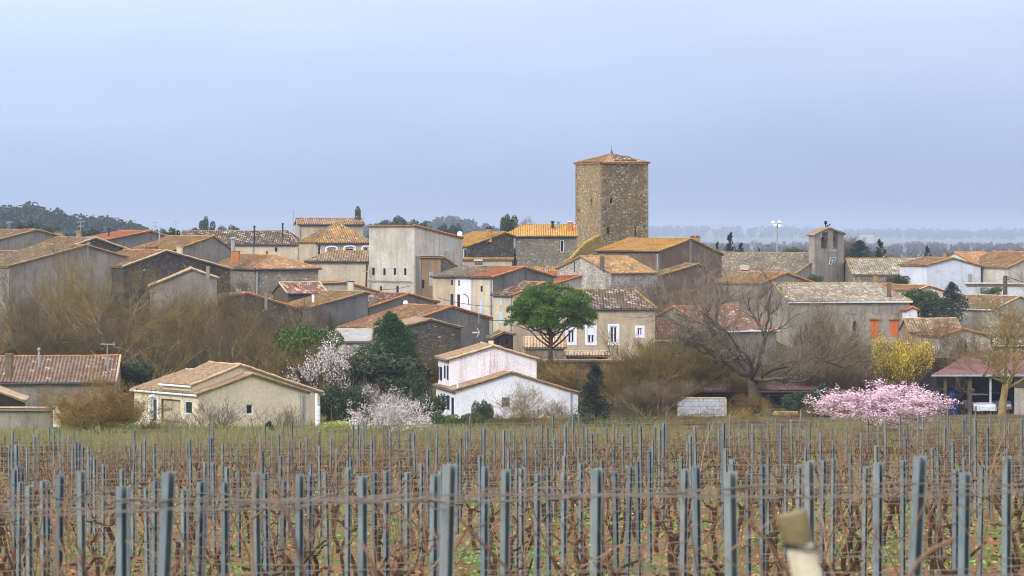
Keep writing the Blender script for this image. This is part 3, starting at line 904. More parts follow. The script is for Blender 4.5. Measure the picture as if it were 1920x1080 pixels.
# its right hand gable is cement grey
gb2 = MB(); W_ = h.walls['f']; gb2.poly([W_.at(*p, .02) for p in [(0.02, W_.poly[0][1]), (W_.L - .02, W_.poly[0][1])] + [(W_.L - .02, W_.poly[2][1]), (W_.poly[3][0], W_.poly[3][1] - .02), (.02, W_.poly[4][1])]])
h.t.part('gable_render', gb2, M['greydark'])
h2 = G('white narrow house front with dark red door in the middle of the row', (982, 502), (924, 520), (1038, 519), 262, -40, 2.4, 'white', 't_brown', cap='r_brown', gut='gutter', off=3.42,
       wins=[('l', 859, 525.5, 862, 536, 'hole'), ('l', 857, 552, 862.5, 576, 'door')], verges=False)
h3 = G('beige house front with navy shutters at the left end of the row', (982, 502), (924, 520), (1038, 519), 262, -40, 3.6, 'beige', 't_grey', cap='r_brown', gut='gutter', off=5.84,
       wins=[('l', 845.5, 525, 849, 535, 'hole'), ('l', 845, 551, 850, 573, 'navy')], verges=False)
h3.chimney(897, 486, 500, 13, 269, 'brown', 'bluewhite')
cb = MB(); cb.tube([P(879, 572, 259), P(878, 558, 259), P(874, 553, 259), P(869, 552, 259)], [.04] * 4, 5); h2.t.part('wall_lamp', cb, M['iron'])
S('terrace wall with lichened coping behind the row of house fronts', 862, 960, 487, 486, 292, 0, 'palegrey', 't_lichen', D=.5, mono=True, cap='r_lichen', verge='r_lichen', gut=None, cat='wall', name='terrace_wall', zb=-6)
h = G('narrow cream house with green-edged shutters half hidden by the umbrella pine', (1020, 531), (961, 554), (1078, 554), 254, -30, 3.7, 'creamold', 't_redwhite', cap='r_brown', verge='r_orange', gut='gutter',
      wins=[('l', 937, 559, 942, 573, 'blue'), ('l', 936.5, 585, 942.5, 607, 'blue'), ('l', 958, 558, 960, 620, 'pipe'), ('f', 996, 560, 1003, 572, 'hole')])
G('house with red-orange lean-to roof and pale grey gable above the umbrella pine', (1112, 511), (1037, 534), (1140, 519), 284, -35, 7.5, 'palegrey', 't_orange', cap='r_orange', verge='r_orange')
S('tiny outhouse roof covered in yellow-green lichen beside the cherry-red lean-to', 1003, 1047, 513, 503, 293, 0, 'stonegrey', 't_brown2', cap='r_lichen', gut=None)
h = G('pale stone gabled house with brown lichened roof below the tower', (1090, 482), (1045, 504), (1146, 513), 283, 50, 6.6, 'stonewhite', 't_brown2', cap='r_lichen', verge='r_brown')
h.pipe(1077, 491, 503, 2, 280, 'iron', False)
h.chimney(1129, 477, 495, 8, 280, 'brown', 'r_brown')
h = S('long stone house with bright orange lichened roof left of the tower', 944, 1081, 443, 423, 312, 0, 'stonegrey', 't_lichen', rl=981, cap='r_lichen', gut='gutter',
      wins=[('f', 1050.5, 450, 1057.5, 473, 'white'), ('f', 964, 446, 967, 470, 'pipe')])
h.chimney(1069, 414, 424, 9, 314, 'r_orange', 'frame', pots=False); h.pipe(1036, 417, 424, 5, 315, 'iron'); h.pipe(1047, 417, 424, 5, 315, 'zinc')
h = G('dark stone gabled house with orange lichened roof and mossy chimney', (947, 437), (878, 462), (962, 443), 300, -32, 7, 'stonedark', 't_lichen', cap='r_lichen', verge='r_lichen',
      wins=[('l', 868, 466, 875, 486, 'white')])
h.chimney(917, 425, 444, 11, 299, 'r_lichen', 'iron'); h.dish(862, 438, 5, 301)
h = G('big brown house with yellow lichened roof right of the tower', (1295, 449), (1237, 471), (1353, 477), 298, -45, 9.5, 'brown', 't_lichen', cap='r_lichen', verge='r_lichen', gut='gutter',
      wins=[('l', 1232.5, 476, 1235.5, 519, 'pipe'), ('f', 1293, 452, 1296, 492, 'blind')])
h.chimney(1303, 442, 456, 17, 302, 'r_lichen', 'brown'); h.antenna(1307, 428, 442, 302, 1, 8)
G('low lean-to with lichened tiles against the big brown house', (1308, 496), (1237, 517), (1314, 499), 291, -45, 1.8, 'brown', 't_brown2', cap='r_lichen', verge='r_lichen')
G('lower lean-to with pale lichened tiles among brown twigs', (1303, 546), (1242, 561), (1310, 550), 281, -45, 1.6, 'brown', 't_brown2', cap='r_lichen', verge='r_lichen')

# church: nave, gable front and bell gable
CH = G('old church with long grey tiled nave and bell gable', (1545, 476), (1482, 520), (1611, 503), 318, -42, 19, 'stonebelfry', 't_grey', cap='r_brown', verge='r_lichen', cat='church', name='church')
yw = R(-42); cbv = V((sin(yw), cos(yw), 0)); cu = V((cos(yw), -sin(yw), 0))
nd = cbv.dot(P(1545, 476, 318)) - .6
def onch(x, y, ex=0.0):
    d = V(((x - 960) / F, 1, -(y - HY) / F)); return d * ((nd + ex) / cbv.dot(d))
Ab, Lb_, Rb_ = onch(1554, 428), onch(1527, 441), onch(1582, 439)
th = 0.9; zb0 = Lb_.z - 8.5
wd = (Rb_ - Lb_).dot(cu); ua = (Ab - Lb_).dot(cu)
fw = Wall(Lb_, Rb_, [(wd, Rb_.z), (ua, Ab.z), (0, Lb_.z)], zb0)
hs = [fw.hit(1540, 466) + fw.hit(1551.5, 436), fw.hit(1562.5, 466) + fw.hit(1571, 434)]
fw.holes = [tuple(x) for x in hs]
bw = Wall(Rb_ + cbv * th, Lb_ + cbv * th, [(wd, Lb_.z), (wd - ua, Ab.z), (0, Rb_.z)], zb0)
bw.holes = [(wd - u1, z0, wd - u0, z1) for u0, z0, u1, z1 in hs]
mbx = MB(); fw.build(mbx, th); bw.build(mbx, 0.02)
Wall(Rb_, Rb_ + cbv * th, [(th, Rb_.z), (0, Rb_.z)], zb0).build(mbx)
Wall(Lb_ + cbv * th, Lb_, [(th, Lb_.z), (0, Lb_.z)], zb0).build(mbx)
bg_ = CH.t.part('bell_gable', mbx, M['stonebelfry'])
rbm = MB(); up = V((0, 0, .1))
e1 = cbv * -.22; e2 = cbv * (th + .22)
ll = (Lb_ - Ab).normalized() * .2; rr_ = (Rb_ - Ab).normalized() * .2
roof_face(rbm, [Lb_ + ll + e1 + up, Lb_ + ll + e2 + up, Ab + e2 + up, Ab + e1 + up])
roof_face(rbm, [Rb_ + rr_ + e2 + up, Rb_ + rr_ + e1 + up, Ab + e1 + up, Ab + e2 + up])
CH.t.part('bell_gable_roof', rbm, [M['t_cream'], M['r_brown']], bg_)
for (u0, z0, u1, z1), bs in zip(hs, (1, .75)):
    c = fw.at((u0 + u1) / 2, z0 + (z1 - z0) * .5, -th / 2)
    bb = MB(); r0 = (u1 - u0) * .42 * bs ** .3
    bb.tube([c + V((0, 0, -dz * r0)) for dz in (0, .3, 1.0, 1.7, 2.0)], [r0 * x for x in (.3, .62, .7, .95, 1.1)], 12)
    bb.tube([c + V((0, 0, -2.0 * r0)), c + V((0, 0, -2.3 * r0))], [.06, .06], 5)
    CH.t.part('bell', bb, M['iron'], bg_, smooth=True)
    bb = MB(); ax = cu * (u1 - u0) * .5
    bb.tube([c - ax, c + ax], [.08, .08], 5); bb.box(c + V((0, 0, .22)), (u1 - u0) * .5, .3, .35, yw)
    CH.t.part('bell_yoke', bb, M['wooddark'], bg_)
ib = MB(); q = Ab + cbv * .5 + V((0, 0, .15)); kk = 318 / F
ib.tube([q, q + V((0, 0, 11 * kk))], [.07, .05], 5)
for s_ in (-1, 1):
    for z in (5, 8):
        ib.tube([q + V((0, 0, z * kk)), q + cu * (3.2 * kk * s_) + V((0, 0, (z + 2) * kk)), q + cu * (1.6 * kk * s_) + V((0, 0, (z + 3.6) * kk))], [.09, .08, .05], 5)
CH.t.part('iron_cross', ib, M['iron'], bg_)
ib = MB(); q2 = Ab + cu * (7 * kk) + cbv * .5
ib.tube([q2, q2 + V((0, 0, 6 * kk))], [.05, .05], 5)
ib.tube([q2 + V((0, 0, 4 * kk)) - cu * 4 * kk, q2 + V((0, 0, 8 * kk)) + cu * 7 * kk], [.09, .03], 5)
ib.tube([q2 + V((0, 0, 8 * kk)) + cu * 3 * kk, q2 + V((0, 0, 5 * kk)) + cu * 6 * kk], [.06, .03], 5)
CH.t.part('weathervane', ib, M['iron'], bg_)
# hands and numerals of the faded clock face on the gable
ib = MB()
for (xa, ya, xb, yb) in ((1554.5, 471, 1568, 470), (1555, 484, 1568, 483), (1557, 483, 1554.5, 497), (1562, 485, 1559, 497), (1566, 486, 1565, 494), (1556, 489, 1567, 487)):
    a_, b_ = onch(xa, ya, -.04), onch(xb, yb, -.04); ib.tube([a_, b_], [.05, .04], 4)
CH.t.part('clock_face_marks', ib, M['bluewhite'], bg_)
sk = S('', 1392, 1401, 506, 500, 312.5, 0, 'bluewhite', 't_sheet', D=.5, mono=True, house=CH, zb=-5, gut=None, cap='r_pale', verge='r_pale', flat=True)

h = S('long stone house with pale mottled roof right of the church', 1600, 1814, 515, 486, 312, 0, 'stonegrey', 't_grey2', rr=1764, cap='r_lichen', verge='r_lichen', gut=None)
h.chimney(1642, 516, 534, 8, 306, 'r_lichen', 'r_lichen', pots=False)
h = S('white house with tan and red mottled roof and two skylights at the far right', 1838, 1893, 500, 474, 305, -30, 'bluewhite', 't_orangel', D=9, cap='r_orange', verge='r_orange',
      wins=[('f', 1842, 524, 1848, 531, 'hole'), ('f', 1868, 523.5, 1874, 531, 'blue+open'), ('f', 1869, 506.5, 1874.5, 517, 'shutgrey'), ('f', 1889, 503, 1891, 530, 'pipe')])
h.chimney(1771, 474, 480, 5, 306, 'r_orange', 'r_orange', pots=False); h.chimney(1907, 467, 474, 7, 308, 'brown', 'r_brown')
G('grey-white gable with lichened verge left of the white house at the far right', (1787, 485), (1738, 498), (1839, 500), 302, -22, 6, 'bluewhite', 't_orangel', cap='r_lichen', verge='r_lichen',
  wins=[('f', 1815, 514, 1823, 531, 'greysh')])
G('large pale grey gable cut by the right edge of the picture', (1948, 474), (1891, 502), (2000, 502), 301, -25, 9, 'palegrey', 't_orangel', cap='r_orange', verge='r_orange')
S('long blue-white garden wall below the white house', 1812, 1990, 534, 533, 296, 0, 'bluewhite', 't_sheet', D=.4, mono=True, cap='r_pale', verge='r_pale', gut=None, cat='wall', name='garden_wall', flat=True)

h = S('grey stone house with closed orange shutters and mottled tile roof', 1480, 1706, 566, 532, 265, -10, 'stonebelfry', 't_grey2', rr=1642, cap='r_lichen', verge='r_lichen', gut='gutterw',
      wins=[('f', 1632, 601, 1647, 636, 'orange'), ('f', 1669, 601, 1684, 631, 'orange'), ('f', 1597, 573.5, 1604, 587, 'blind'), ('f', 1637, 572.5, 1646, 586, 'blind'), ('f', 1673, 572, 1681, 586, 'blind'),
            ('f', 1599, 602, 1605, 620, 'hole'), ('f', 1553, 576, 1560, 588, 'blind')])
for x in (1639.5, 1676):
    W_ = h.walls['f']; u_, z_ = W_.hit(x, 598); lb = MB()
    pts = [W_.at(u_ - .55, z_, .0), W_.at(u_ + .55, z_, .0)]
    lb.box((pts[0] + pts[1]) / 2 + W_.n * .12, 1.15, .24, .12, R(-10)); h.t.part('lintel', lb, M['r_lichen'])
h.chimney(1667, 527, 546, 8, 268, 'brown', 'r_brown', pots=False)
G('house with red-brown lichened roof and plain grey gable in front of the nave', (1474, 513), (1426, 532), (1524, 531), 287, -35, 7.9, 'grey', 't_brown2', cap='r_orange', verge='r_orange')
h = G('low house with dark red tile roof behind the gnarled bare tree', (1264, 576), (1232, 594), (1340, 621), 254, 58, 7.2, 'grey', 't_red', cap='r_orange', verge='r_orange', gut='gutterw')
S('grey wall house with rusty red lean-to roof right of the beige house', 1222, 1292, 637, 600, 249, 0, 'grey', 't_red', mono=True, cap='r_brown', gut='gutterw')
h = S('beige house with four white-framed windows behind the umbrella pine', 1046, 1228, 579, 545, 245, 0, 'beige', 't_dark', rr=1189, cap='r_lichen', verge='r_brown', gut='gutter',
      wins=[('f', 1064.5, 618, 1077, 643, 'surround'), ('f', 1101.5, 613, 1114.5, 643, 'surround'), ('f', 1144, 612, 1157, 643, 'surround'), ('f', 1195, 615, 1204, 629, 'surround')])
rbx = MB(); W_ = h.walls['f']; a_, b_ = W_.hit(1102.5, 628), W_.hit(1113.5, 613)
rbx.box(W_.at((a_[0] + b_[0]) / 2, (a_[1] + b_[1]) / 2, -.03), b_[0] - a_[0], .05, b_[1] - a_[1]); h.t.part('roller_blind', rbx, M['frame'])
S('low garden shed with pale pink tiles at the foot of the umbrella pine', 985, 1058, 652, 634, 234, 0, 'grey', 't_cream', mono=True, cap='r_pale', gut=None)
S('flat awning roof on a terrace under the white-framed windows', 1062, 1140, 667, 661, 238, 0, 'tan', 't_cream', mono=True, cap='r_pale', gut=None, wins=[('f', 1117, 670, 1137, 676, 'hole')])
S('long brown garden wall below the beige house', 1010, 1300, 678, 677.5, 229, 0, 'brown', 't_sheet', D=.4, mono=True, cap='r_pale', verge='r_pale', gut=None, cat='wall', name='garden_wall', flat=True)
h = G('cement grey gabled house with orange roof left of the cream house fronts', (847, 576), (720, 618), (918, 597), 248, -38, 7.3, 'greydark', 't_orangel', cap='r_orange', verge='r_orange', gut='gutter',
      wins=[('r', 919, 600, 922, 640, 'pipe')])
h.antenna(898, 580, 600, 246, 1, 3)
ab = MB(); a_, b_ = P(886, 623.5, 243.4), P(898, 623.5, 241.9); ab.tube([a_, b_], [.03, .03], 4)
for s_ in (-1, 1): ab.tube([b_ + V((.05, 0, 0)), b_ + V((-.18, 0, .42 * s_))], [.03, .03], 4)
for i in range(6):
    c = a_.lerp(b_, i / 6); ab.tube([c - V((0, 0, .08)), c + V((0, 0, .08))], [.02, .02], 4)
h.t.part('antenna', ab, M['lampwhite'])
G('rough dark stone barn gable in front of the cement grey house', (808, 600), (768, 610), (864, 615), 240, -20, 5, 'stonedark', 't_cream', cap='r_brown', verge='r_cream' if 'r_cream' in M else 'r_brown')
S('low stone shed under grey corrugated sheets beside the dark pine', 629, 693, 641, 619, 237, 0, 'stonewhite', 't_sheet', mono=True, cap='r_pale', gut=None, flat=True)
h = G('grey gabled house with mottled red roof and white satellite dish', (766, 552), (692, 577), (820, 567), 262, -35, 5, 'greydark', 't_redwhite', cap='r_orange', verge='r_orange')
h.dish(760, 567, 4.5, 258.5); h.chimney(698, 551, 575, 7, 261, 'grey', 'r_pale', pots=False)
h = G('grey streaked half gable with lichened tiles below the plain beige house', (685, 549), (584, 577), (690, 551), 256, -35, 6.2, 'greydark', 't_brown2', cap='r_lichen', verge='r_brown')
h.chimney(587, 551, 562, 4, 255, 'frame', 'frame', pots=False)
h = G('dark rubble gable with pale tiles behind the brown bare trees', (466, 551), (395, 562), (552, 577), 252, -15, 5, 'stonedark', 't_cream', cap='r_pale', verge='r_orange')
h.chimney(447, 538, 552, 9, 252, 'palegrey', 'r_brown'); h.chimney(499, 549, 570, 5, 251, 'grey', 'r_brown', pots=False)
S('small timber shed with white and red striped tile roof', 540, 611, 549.5, 531, 264, -27, 'wood', 't_redwhite', D=4, cap='r_pale', verge='r_pale', gut='gutter')
h = G('beige half gable with yellow coping behind the timber shed', (650, 531), (597, 533), (724, 552), 271, -20, 4, 'palegrey', 't_brown2', cap='r_lichen', verge='r_orange')
h.antenna(652, 519, 533, 270, 2, 6); h.chimney(658, 527, 534, 11, 270, 'creamold', 'gutter', pots=True)

h = S('grey house with long ribbed brown roof at the lower left', -90, 214, 718, 670, 195, -5, 'grey', 't_ribbed', cap='r_orange', verge='r_pale', gut='gutter')
h.chimney(17, 659, 692, 13, 193, 'brown', 'brown', pots=False); h.pipe(73, 657, 678, 4, 195, 'zinc')
tvm = Thing('tv_antenna_mast', 'thin television antenna mast behind the ribbed brown roof', 'antenna', (P(201, 700, 198).x, 198, terrain(P(201, 700, 198).x, 198)))
mbx = MB(); a_ = P(201, 646, 198); mbx.tube([V((a_.x, 198, tvm.loc.z)), a_], [.04, .04], 6); tvm.part('mast', mbx, M['zinc'])
mbx = MB(); mbx.tube([P(188, 645, 198), P(215, 646, 198)], [.03, .03], 4)
for i in range(7):
    c = P(189 + i * 4, 645.3, 198); mbx.tube([c - V((0, .4, .05)), c + V((0, .4, .05))], [.015, .015], 4)
mbx.tube([P(213, 641, 198), P(214.5, 651, 198)], [.03, .03], 4)
tvm.part('aerial', mbx, M['zinc'])
G('small porch roof with red and white verge at the lower left corner', (-25, 727), (-80, 745), (43, 752), 175, -8, 4, 'wooddark', 't_cream', cap='r_pale', verge='r_pale')
S('low pale boundary wall at the left edge', -90, 101, 767.5, 767, 168, 4, 'grey', 't_sheet', D=.25, mono=True, cap='r_brown', verge='r_brown', gut=None, cat='wall', name='boundary_wall', flat=True)
gp = Thing('gate_pillar', 'square cream gate pillar with flat cap at the end of the boundary wall', 'pillar', P(106, 800, 167))
mbx = MB(); c = P(106, 781, 167); k = 167 / F; mbx.box(c, 11 * k, 11 * k, 38 * k); gp.part('shaft', mbx, M['cream'])
mbx = MB(); mbx.box(P(106, 763, 167), 14 * k, 14 * k, 2.4 * k); gp.part('cap', mbx, M['r_pale'])
lbx = Thing('letter_box', 'dark green letter box on the wall beside the cream gate pillar', 'letter box', P(97, 784, 166.5))
mbx = MB(); c = P(97, 780, 166.5); mbx.box(c, 5 * k, 5 * k, 7 * k); mbx.tube([c + V((-2.5 * k, 0, 3.5 * k)), c + V((2.5 * k, 0, 3.5 * k))], [2.5 * k] * 2, 8)
lbx.part('box', mbx, plain('dark_green_paint', srgb(30, 84, 70), .1, .4))
mbx = MB(); mbx.box(c + V((0, -2.6 * k, 1.5 * k)), 3.5 * k, .02, .6 * k); lbx.part('slot', mbx, M['iron'])

h = G('cream bungalow with stepped pale tile roofs and arched porch', (472, 704), (372, 740), (575, 736), 185, -40, 8.2, 'cream', 't_pale', cap='r_pale', verge='r_brown', gut='gutterw',
      wins=[('f', 461, 757, 475.5, 778, 'white'), ('f', 563, 738, 566, 800, 'pipe'), ('f', 569, 742, 572, 800, 'pipe'), ('l', 345, 752, 360, 776, 'white'), ('l', 302, 750, 338, 790, 'recess'), ('l', 284, 747, 296, 790, 'arch')])
h = G('', (450, 686), (360, 723), (600, 737), 185.6, -40, 3.7, 'cream', 't_pale', cap='r_pale', verge='r_pale', gut='gutterw', house=h)
h.chimney(418, 680, 687, 10, 188, 'iron', 'iron', pots=False); h.chimney(395, 678, 687, 10, 188.5, 'cream', 'cream', pots=False)
hp = Thing('porch_column', 'white stacked-drum porch column at the right corner of the cream bungalow', 'column', (P(595, 800, 186).x, 186, terrain(P(595, 800, 186).x, 186)))
mbx = MB(); mbx.tube([P(593.5, 802, 186), P(593.5, 738, 186)], [.09, .09], 10); hp.part('post', mbx, M['frame'])
mbx = MB()
for i in range(5):
    a_, b_ = P(596, 806 - i * 9, 186), P(596, 798 - i * 9, 186); mbx.tube([a_, b_], [.17, .17], 12)
hp.part('drum_stack', mbx, M['frame'])

wl = [('l', 816.5, 744, 819.5, 768, 'navy'), ('l', 825, 745, 830.5, 766, 'navyo+open'), ('l', 839, 742, 843, 768, 'navy'), ('l', 847, 746, 851, 778, 'navy')]
h = G('white house with two stepped gables and red streaks under the upper roof', (960, 700), (854, 733), (1084, 738), 200, -12, 8, 'white', 't_pale', cap='r_pale', verge='r_brown', gut='gutter',
      wins=wl + [('f', 941, 745, 956, 763, 'hole'), ('f', 1069, 736, 1071, 790, 'pipe')])
h = G('', (925, 650), (842, 675), (1006, 674), 202.5, -12, 4.6, 'whitered', 't_pale', cap='r_pale', verge='r_pale', gut='gutter', house=h,
      wins=[('l', 823, 688, 827, 712, 'navyo+open'), ('l', 833, 686, 835.5, 709, 'navy'), ('l', 838.5, 686, 841, 712, 'navy')])
h.chimney(921, 636, 646, 9, 206, 'cream', 'iron')
mbx = MB(); mbx.tube([P(858, 785, 199.3), P(858, 716, 199.3)], [.07, .07], 8); h.t.part('downpipe', mbx, M['frame'])
G('tiny brick pergola hut with tiled roof behind the white house', (945, 624), (925, 633), (962, 628), 222, -10, 2.5, 'wooddark', 't_brown', cap='r_brown', verge='r_brown', wins=[('f', 930, 636, 938, 650, 'hole'), ('f', 946, 634, 956, 648, 'hole')])

# right hand farm buildings
h = G('tan gabled barn behind the long red-brown shed', (1375, 674), (1288, 708), (1425, 692), 222, -35, 7.4, 'tan', 't_brown', cap='r_brown', verge='r_pale')
S('long low dark timber shed under a red-brown roof behind the pink tree', 1290, 1822, 734, 719, 212, 0, 'wooddark', 't_shed', mono=True, cap='r_brown', gut=None, D=5,
  wins=[('f', 1322, 738, 1366, 764, 'hole'), ('f', 1440, 740, 1474, 762, 'hole')])
bw_ = stone('concrete_block_wall', [srgb(150, 152, 158), srgb(176, 178, 184), srgb(164, 164, 168), srgb(188, 190, 196)], srgb(120, 122, 126), 2.6, .15, off=3, edge=.04)
def blocks(label, x0, x1, y0, y1, Y):
    t = Thing('block_wall', label, 'wall', P((x0 + x1) / 2, y1, Y)); mb = MB()
    a, b = P(x0, y0, Y), P(x1, y0, Y); z1 = terrain(a.x, Y) - .3; rr = random.Random(3)
    z = a.z - .1; row = 0
    while z > z1:
        x = a.x + (.2 if row % 2 else 0)
        while x < b.x - .05:
            wdt = min(.4, b.x - x)
            mb.box((x + wdt / 2, Y + rr.uniform(-.012, .012), z - .1), wdt - .02, .2, .18); x += .4
        z -= .2; row += 1
    mb.box(((a.x + b.x) / 2, Y + .02, (a.z + z1) / 2 - .15), b.x - a.x - .04, .14, a.z - z1 - .3)
    t.part('blocks', mb, plain('concrete_block', srgb(178, 180, 186), .3, .9, 1.4))
    mb = MB(); mb.box(((a.x + b.x) / 2, Y, a.z - .04), b.x - a.x + .1, .3, .1); t.part('coping', mb, M['r_pale'])
    mb = MB(); mb.box((b.x + .06, Y, (a.z + z1) / 2 - .05), .12, .3, a.z - z1 - .1); t.part('end_pier', mb, M['r_pale'])
blocks('bare grey concrete block wall in front of the red-brown shed', 1270, 1359, 745, 782, 203)
mbx = MB(); t = Thing('plank_stack', 'pale stack of weathered planks lying in the grass before the shed', 'planks', P(1472, 778, 198))
for i in range(4):
    mbx.box(P(1472 + RND.uniform(-2, 2), 777.5 - i * 1.7, 198), 1.75, .5, .055, RND.uniform(-.03, .03))
t.part('planks', mbx, M['r_pale'])

# open barn with cars
Yb = 205
bl, br = P(1752, 702, Yb), P(1985, 702, Yb)
zg = terrain(bl.x, Yb)
bt = Thing('open_barn', 'open-fronted barn with maroon sheet roof at the right edge', 'barn', ((bl.x + br.x) / 2, Yb, zg))
rb = MB(); up = V((0, 0, .0)); Dp = 9
zr = P(1900, 657, Yb + Dp).z
roof_face(rb, [bl + V((-.3, -.4, 0)), br + V((.3, -.4, 0)), V((br.x + .3, Yb + Dp, zr)), V((P(1828, 660, Yb + Dp).x, Yb + Dp, zr))], pu=.5, amp=.03)
bt.part('roof', rb, [M['t_maroon'], M['wooddark']])
mb = MB(); mb.tube([bl + V((-.3, -.5, -.08)), br + V((.3, -.5, -.08))], [.09, .09], 6); bt.part('gutter', mb, M['zinc'])
mb = MB(); mb.box(((bl.x + br.x) / 2, Yb + Dp - .2, (zg + zr) / 2 - .4), br.x - bl.x, .2, zr - zg - .4); bt.part('back_wall', mb, M['wooddark'])
mb = MB(); mb.box((bl.x + .3, Yb + Dp / 2, (zg + bl.z) / 2), .2, Dp - .6, bl.z - zg); bt.part('side_wall', mb, M['wooddark'])
a_, b_ = P(1902, 702, Yb), P(1985, 702, Yb)
mb = MB(); mb.box(((a_.x + b_.x) / 2, Yb, (zg - .3 + bl.z - .2) / 2), b_.x - a_.x, .2, bl.z - .2 - zg + .3); bt.part('front_wall', mb, M['palegrey'])
mb = MB(); mb.box(((a_.x + b_.x) / 2, Yb - .12, bl.z - .65), b_.x - a_.x, .06, .75); bt.part('cladding', mb, M['wood'])
for x, m_, wd_ in ((1818, 'wood', .3), (1857, 'bluewhite', .14), (1772, 'wood', .2)):
    c = P(x, 702, Yb); mb = MB(); mb.box((c.x, Yb, (zg - .2 + bl.z - .15) / 2), wd_, wd_, bl.z - zg + .05); bt.part('post', mb, M[m_])

carpaint = {}
def car(label, x, Y, yaw, col, L=4.1):
    p = P(x, 760, Y); z = terrain(p.x, Y); t = Thing('parked_car', label, 'car', (p.x, Y, z)); yw = R(yaw)
    f = V((cos(yw), -sin(yw), 0)); s = V((sin(yw), cos(yw), 0))
    def q(a, b, c): return V((p.x, Y, z)) + f * a + s * b + V((0, 0, c))
    pm, tt, bb = newmat('car_paint_' + label.split()[0], .3, .5); bb.inputs['Base Color'].default_value = col
    prof = [(-2.0, .35), (-2.05, .75), (-1.95, .92), (-1.0, .98), (.75, .95), (1.75, .8), (2.03, .62), (2.05, .35)]
    prof = [(a * L / 4.1, b) for a, b in prof]
    mb = MB(); n = len(prof); vs = []
    for b_ in (-.84, -.78, .78, .84):
        kz = 0 if abs(b_) > .8 else .03
        vs += [q(a, b_, c + kz if 0 < i < n - 1 else c) for i, (a, c) in enumerate(prof)]
    fs = [tuple(range(n))[::-1], tuple(3 * n + i for i in range(n))]
    for r_ in range(3):
        for i in range(n):
            j = (i + 1) % n; fs.append((r_ * n + i, r_ * n + j, (r_ + 1) * n + j, (r_ + 1) * n + i))
    mb.add(vs, fs); body = t.part('body', mb, pm)
    cab = [(-1.75, .96), (-1.35, 1.42), (.2, 1.45), (.95, .95)]; mb = MB(); vs = []
    for b_, ins in ((-.76, 0), (.76, 0)):
        vs += [q(a, b_ * (.84 if c > 1.2 else 1), c) for a, c in cab]
    mb.add(vs, [(3, 2, 1, 0), (4, 5, 6, 7), (1, 2, 6, 5), (0, 1, 5, 4), (2, 3, 7, 6), (3, 0, 4, 7)]); t.part('window_glass', mb, M['pane'])
    mb = MB(); mb.add([q(a, b_, c) for b_ in (-.66, .66) for a, c in ((-1.4, 1.44), (.22, 1.47), (.22, 1.5), (-1.4, 1.5))], [(3, 2, 1, 0), (4, 5, 6, 7), (0, 1, 5, 4), (1, 2, 6, 5), (2, 3, 7, 6), (3, 0, 4, 7)]); t.part('roof_panel', mb, pm)
    for a in (-1.28, 1.28):
        for b_ in (-.8, .8):
            mb = MB(); mb.tube([q(a, b_ - .1, .31), q(a, b_ + .1, .31)], [.31, .31], 14); wo = t.part('wheel', mb, M['iron'])
            mb = MB(); mb.tube([q(a, b_ - .11, .31), q(a, b_ + .11, .31)], [.19, .19], 10); t.part('rim', mb, M['zinc'], wo)
    for b_ in (-.6, .6):
        mb = MB(); c = q(2.0 * L / 4.1, b_, .66); mb.box(c, .12, .3, .14, yw); t.part('headlight', mb, M['lampwhite'])
    mb = MB(); mb.box(q(2.06 * L / 4.1, 0, .45), .04, .5, .12, yw); t.part('number_plate', mb, M['lampwhite'])
car('white hatchback parked under the open barn nose out', 1836, 206.5, 86, srgb(214, 218, 226))
car('silver estate car parked beside the slim barn post', 1871, 208, 94, srgb(112, 120, 126), 4.4)
vn = Thing('tarpaulin_pile', 'dark blue tarpaulin-covered heap at the left end of the open barn', 'tarpaulin', P(1783, 765, 206))
mb = MB(); q = P(1780, 765, 206); q.z = terrain(q.x, 206)
rr = random.Random(5); nn = 12; rows = 6; vs = []
for j in range(rows + 1):
    for i in range(nn):
        a = 2 * pi * i / nn; rad = 1.1 * cos(j / rows * pi / 2) ** .5 * rr.uniform(.9, 1.1)
        vs.append(q + V((rad * cos(a) * .8, rad * sin(a), 2.0 * sin(j / rows * pi / 2) * rr.uniform(.95, 1.05))))
mb.add(vs, [(j * nn + i, j * nn + (i + 1) % nn, (j + 1) * nn + (i + 1) % nn, (j + 1) * nn + i) for j in range(rows) for i in range(nn)])
vn.part('cover', mb, plain('blue_tarpaulin', srgb(30, 44, 92), .2, .6), smooth=True)
S('low house with pale pink mottled roof behind the yellow tree', 1708, 1802, 623, 599, 250, 0, 'tan', 't_brown', cap='r_pale', gut=None)
G('pale grey gable with orange verge behind the right hand bare tree', (1805, 618), (1764, 632), (1862, 632), 240, -10, 6, 'palegrey', 't_orangel', cap='r_orange', verge='r_orange')
S('brown tiled roof with white eaves behind the right hand bare tree', 1858, 1985, 647, 627, 244, 0, 'palegrey', 't_grey2', cap='r_pale', gut='gutterw')
G('low house with brown roof and grey gable right of the blue cedar', (1911, 557), (1865, 580), (1960, 580), 272, -40, 8.5, 'palegrey', 't_brown', cap='r_pale', verge='r_pale', gut='gutterw')
G('small cream gable tucked behind the blue cedar and the holm oak', (1742, 537), (1715, 546), (1774, 547), 288, -25, 9.5, 'cream', 't_orangel', cap='r_orange', verge='r_pale')
G('tiny white shed with tiled top beside the orange-shuttered house', (1711, 577), (1699, 582), (1720, 581), 266, -10, 3, 'white', 't_orange', cap='r_orange', verge='r_orange')

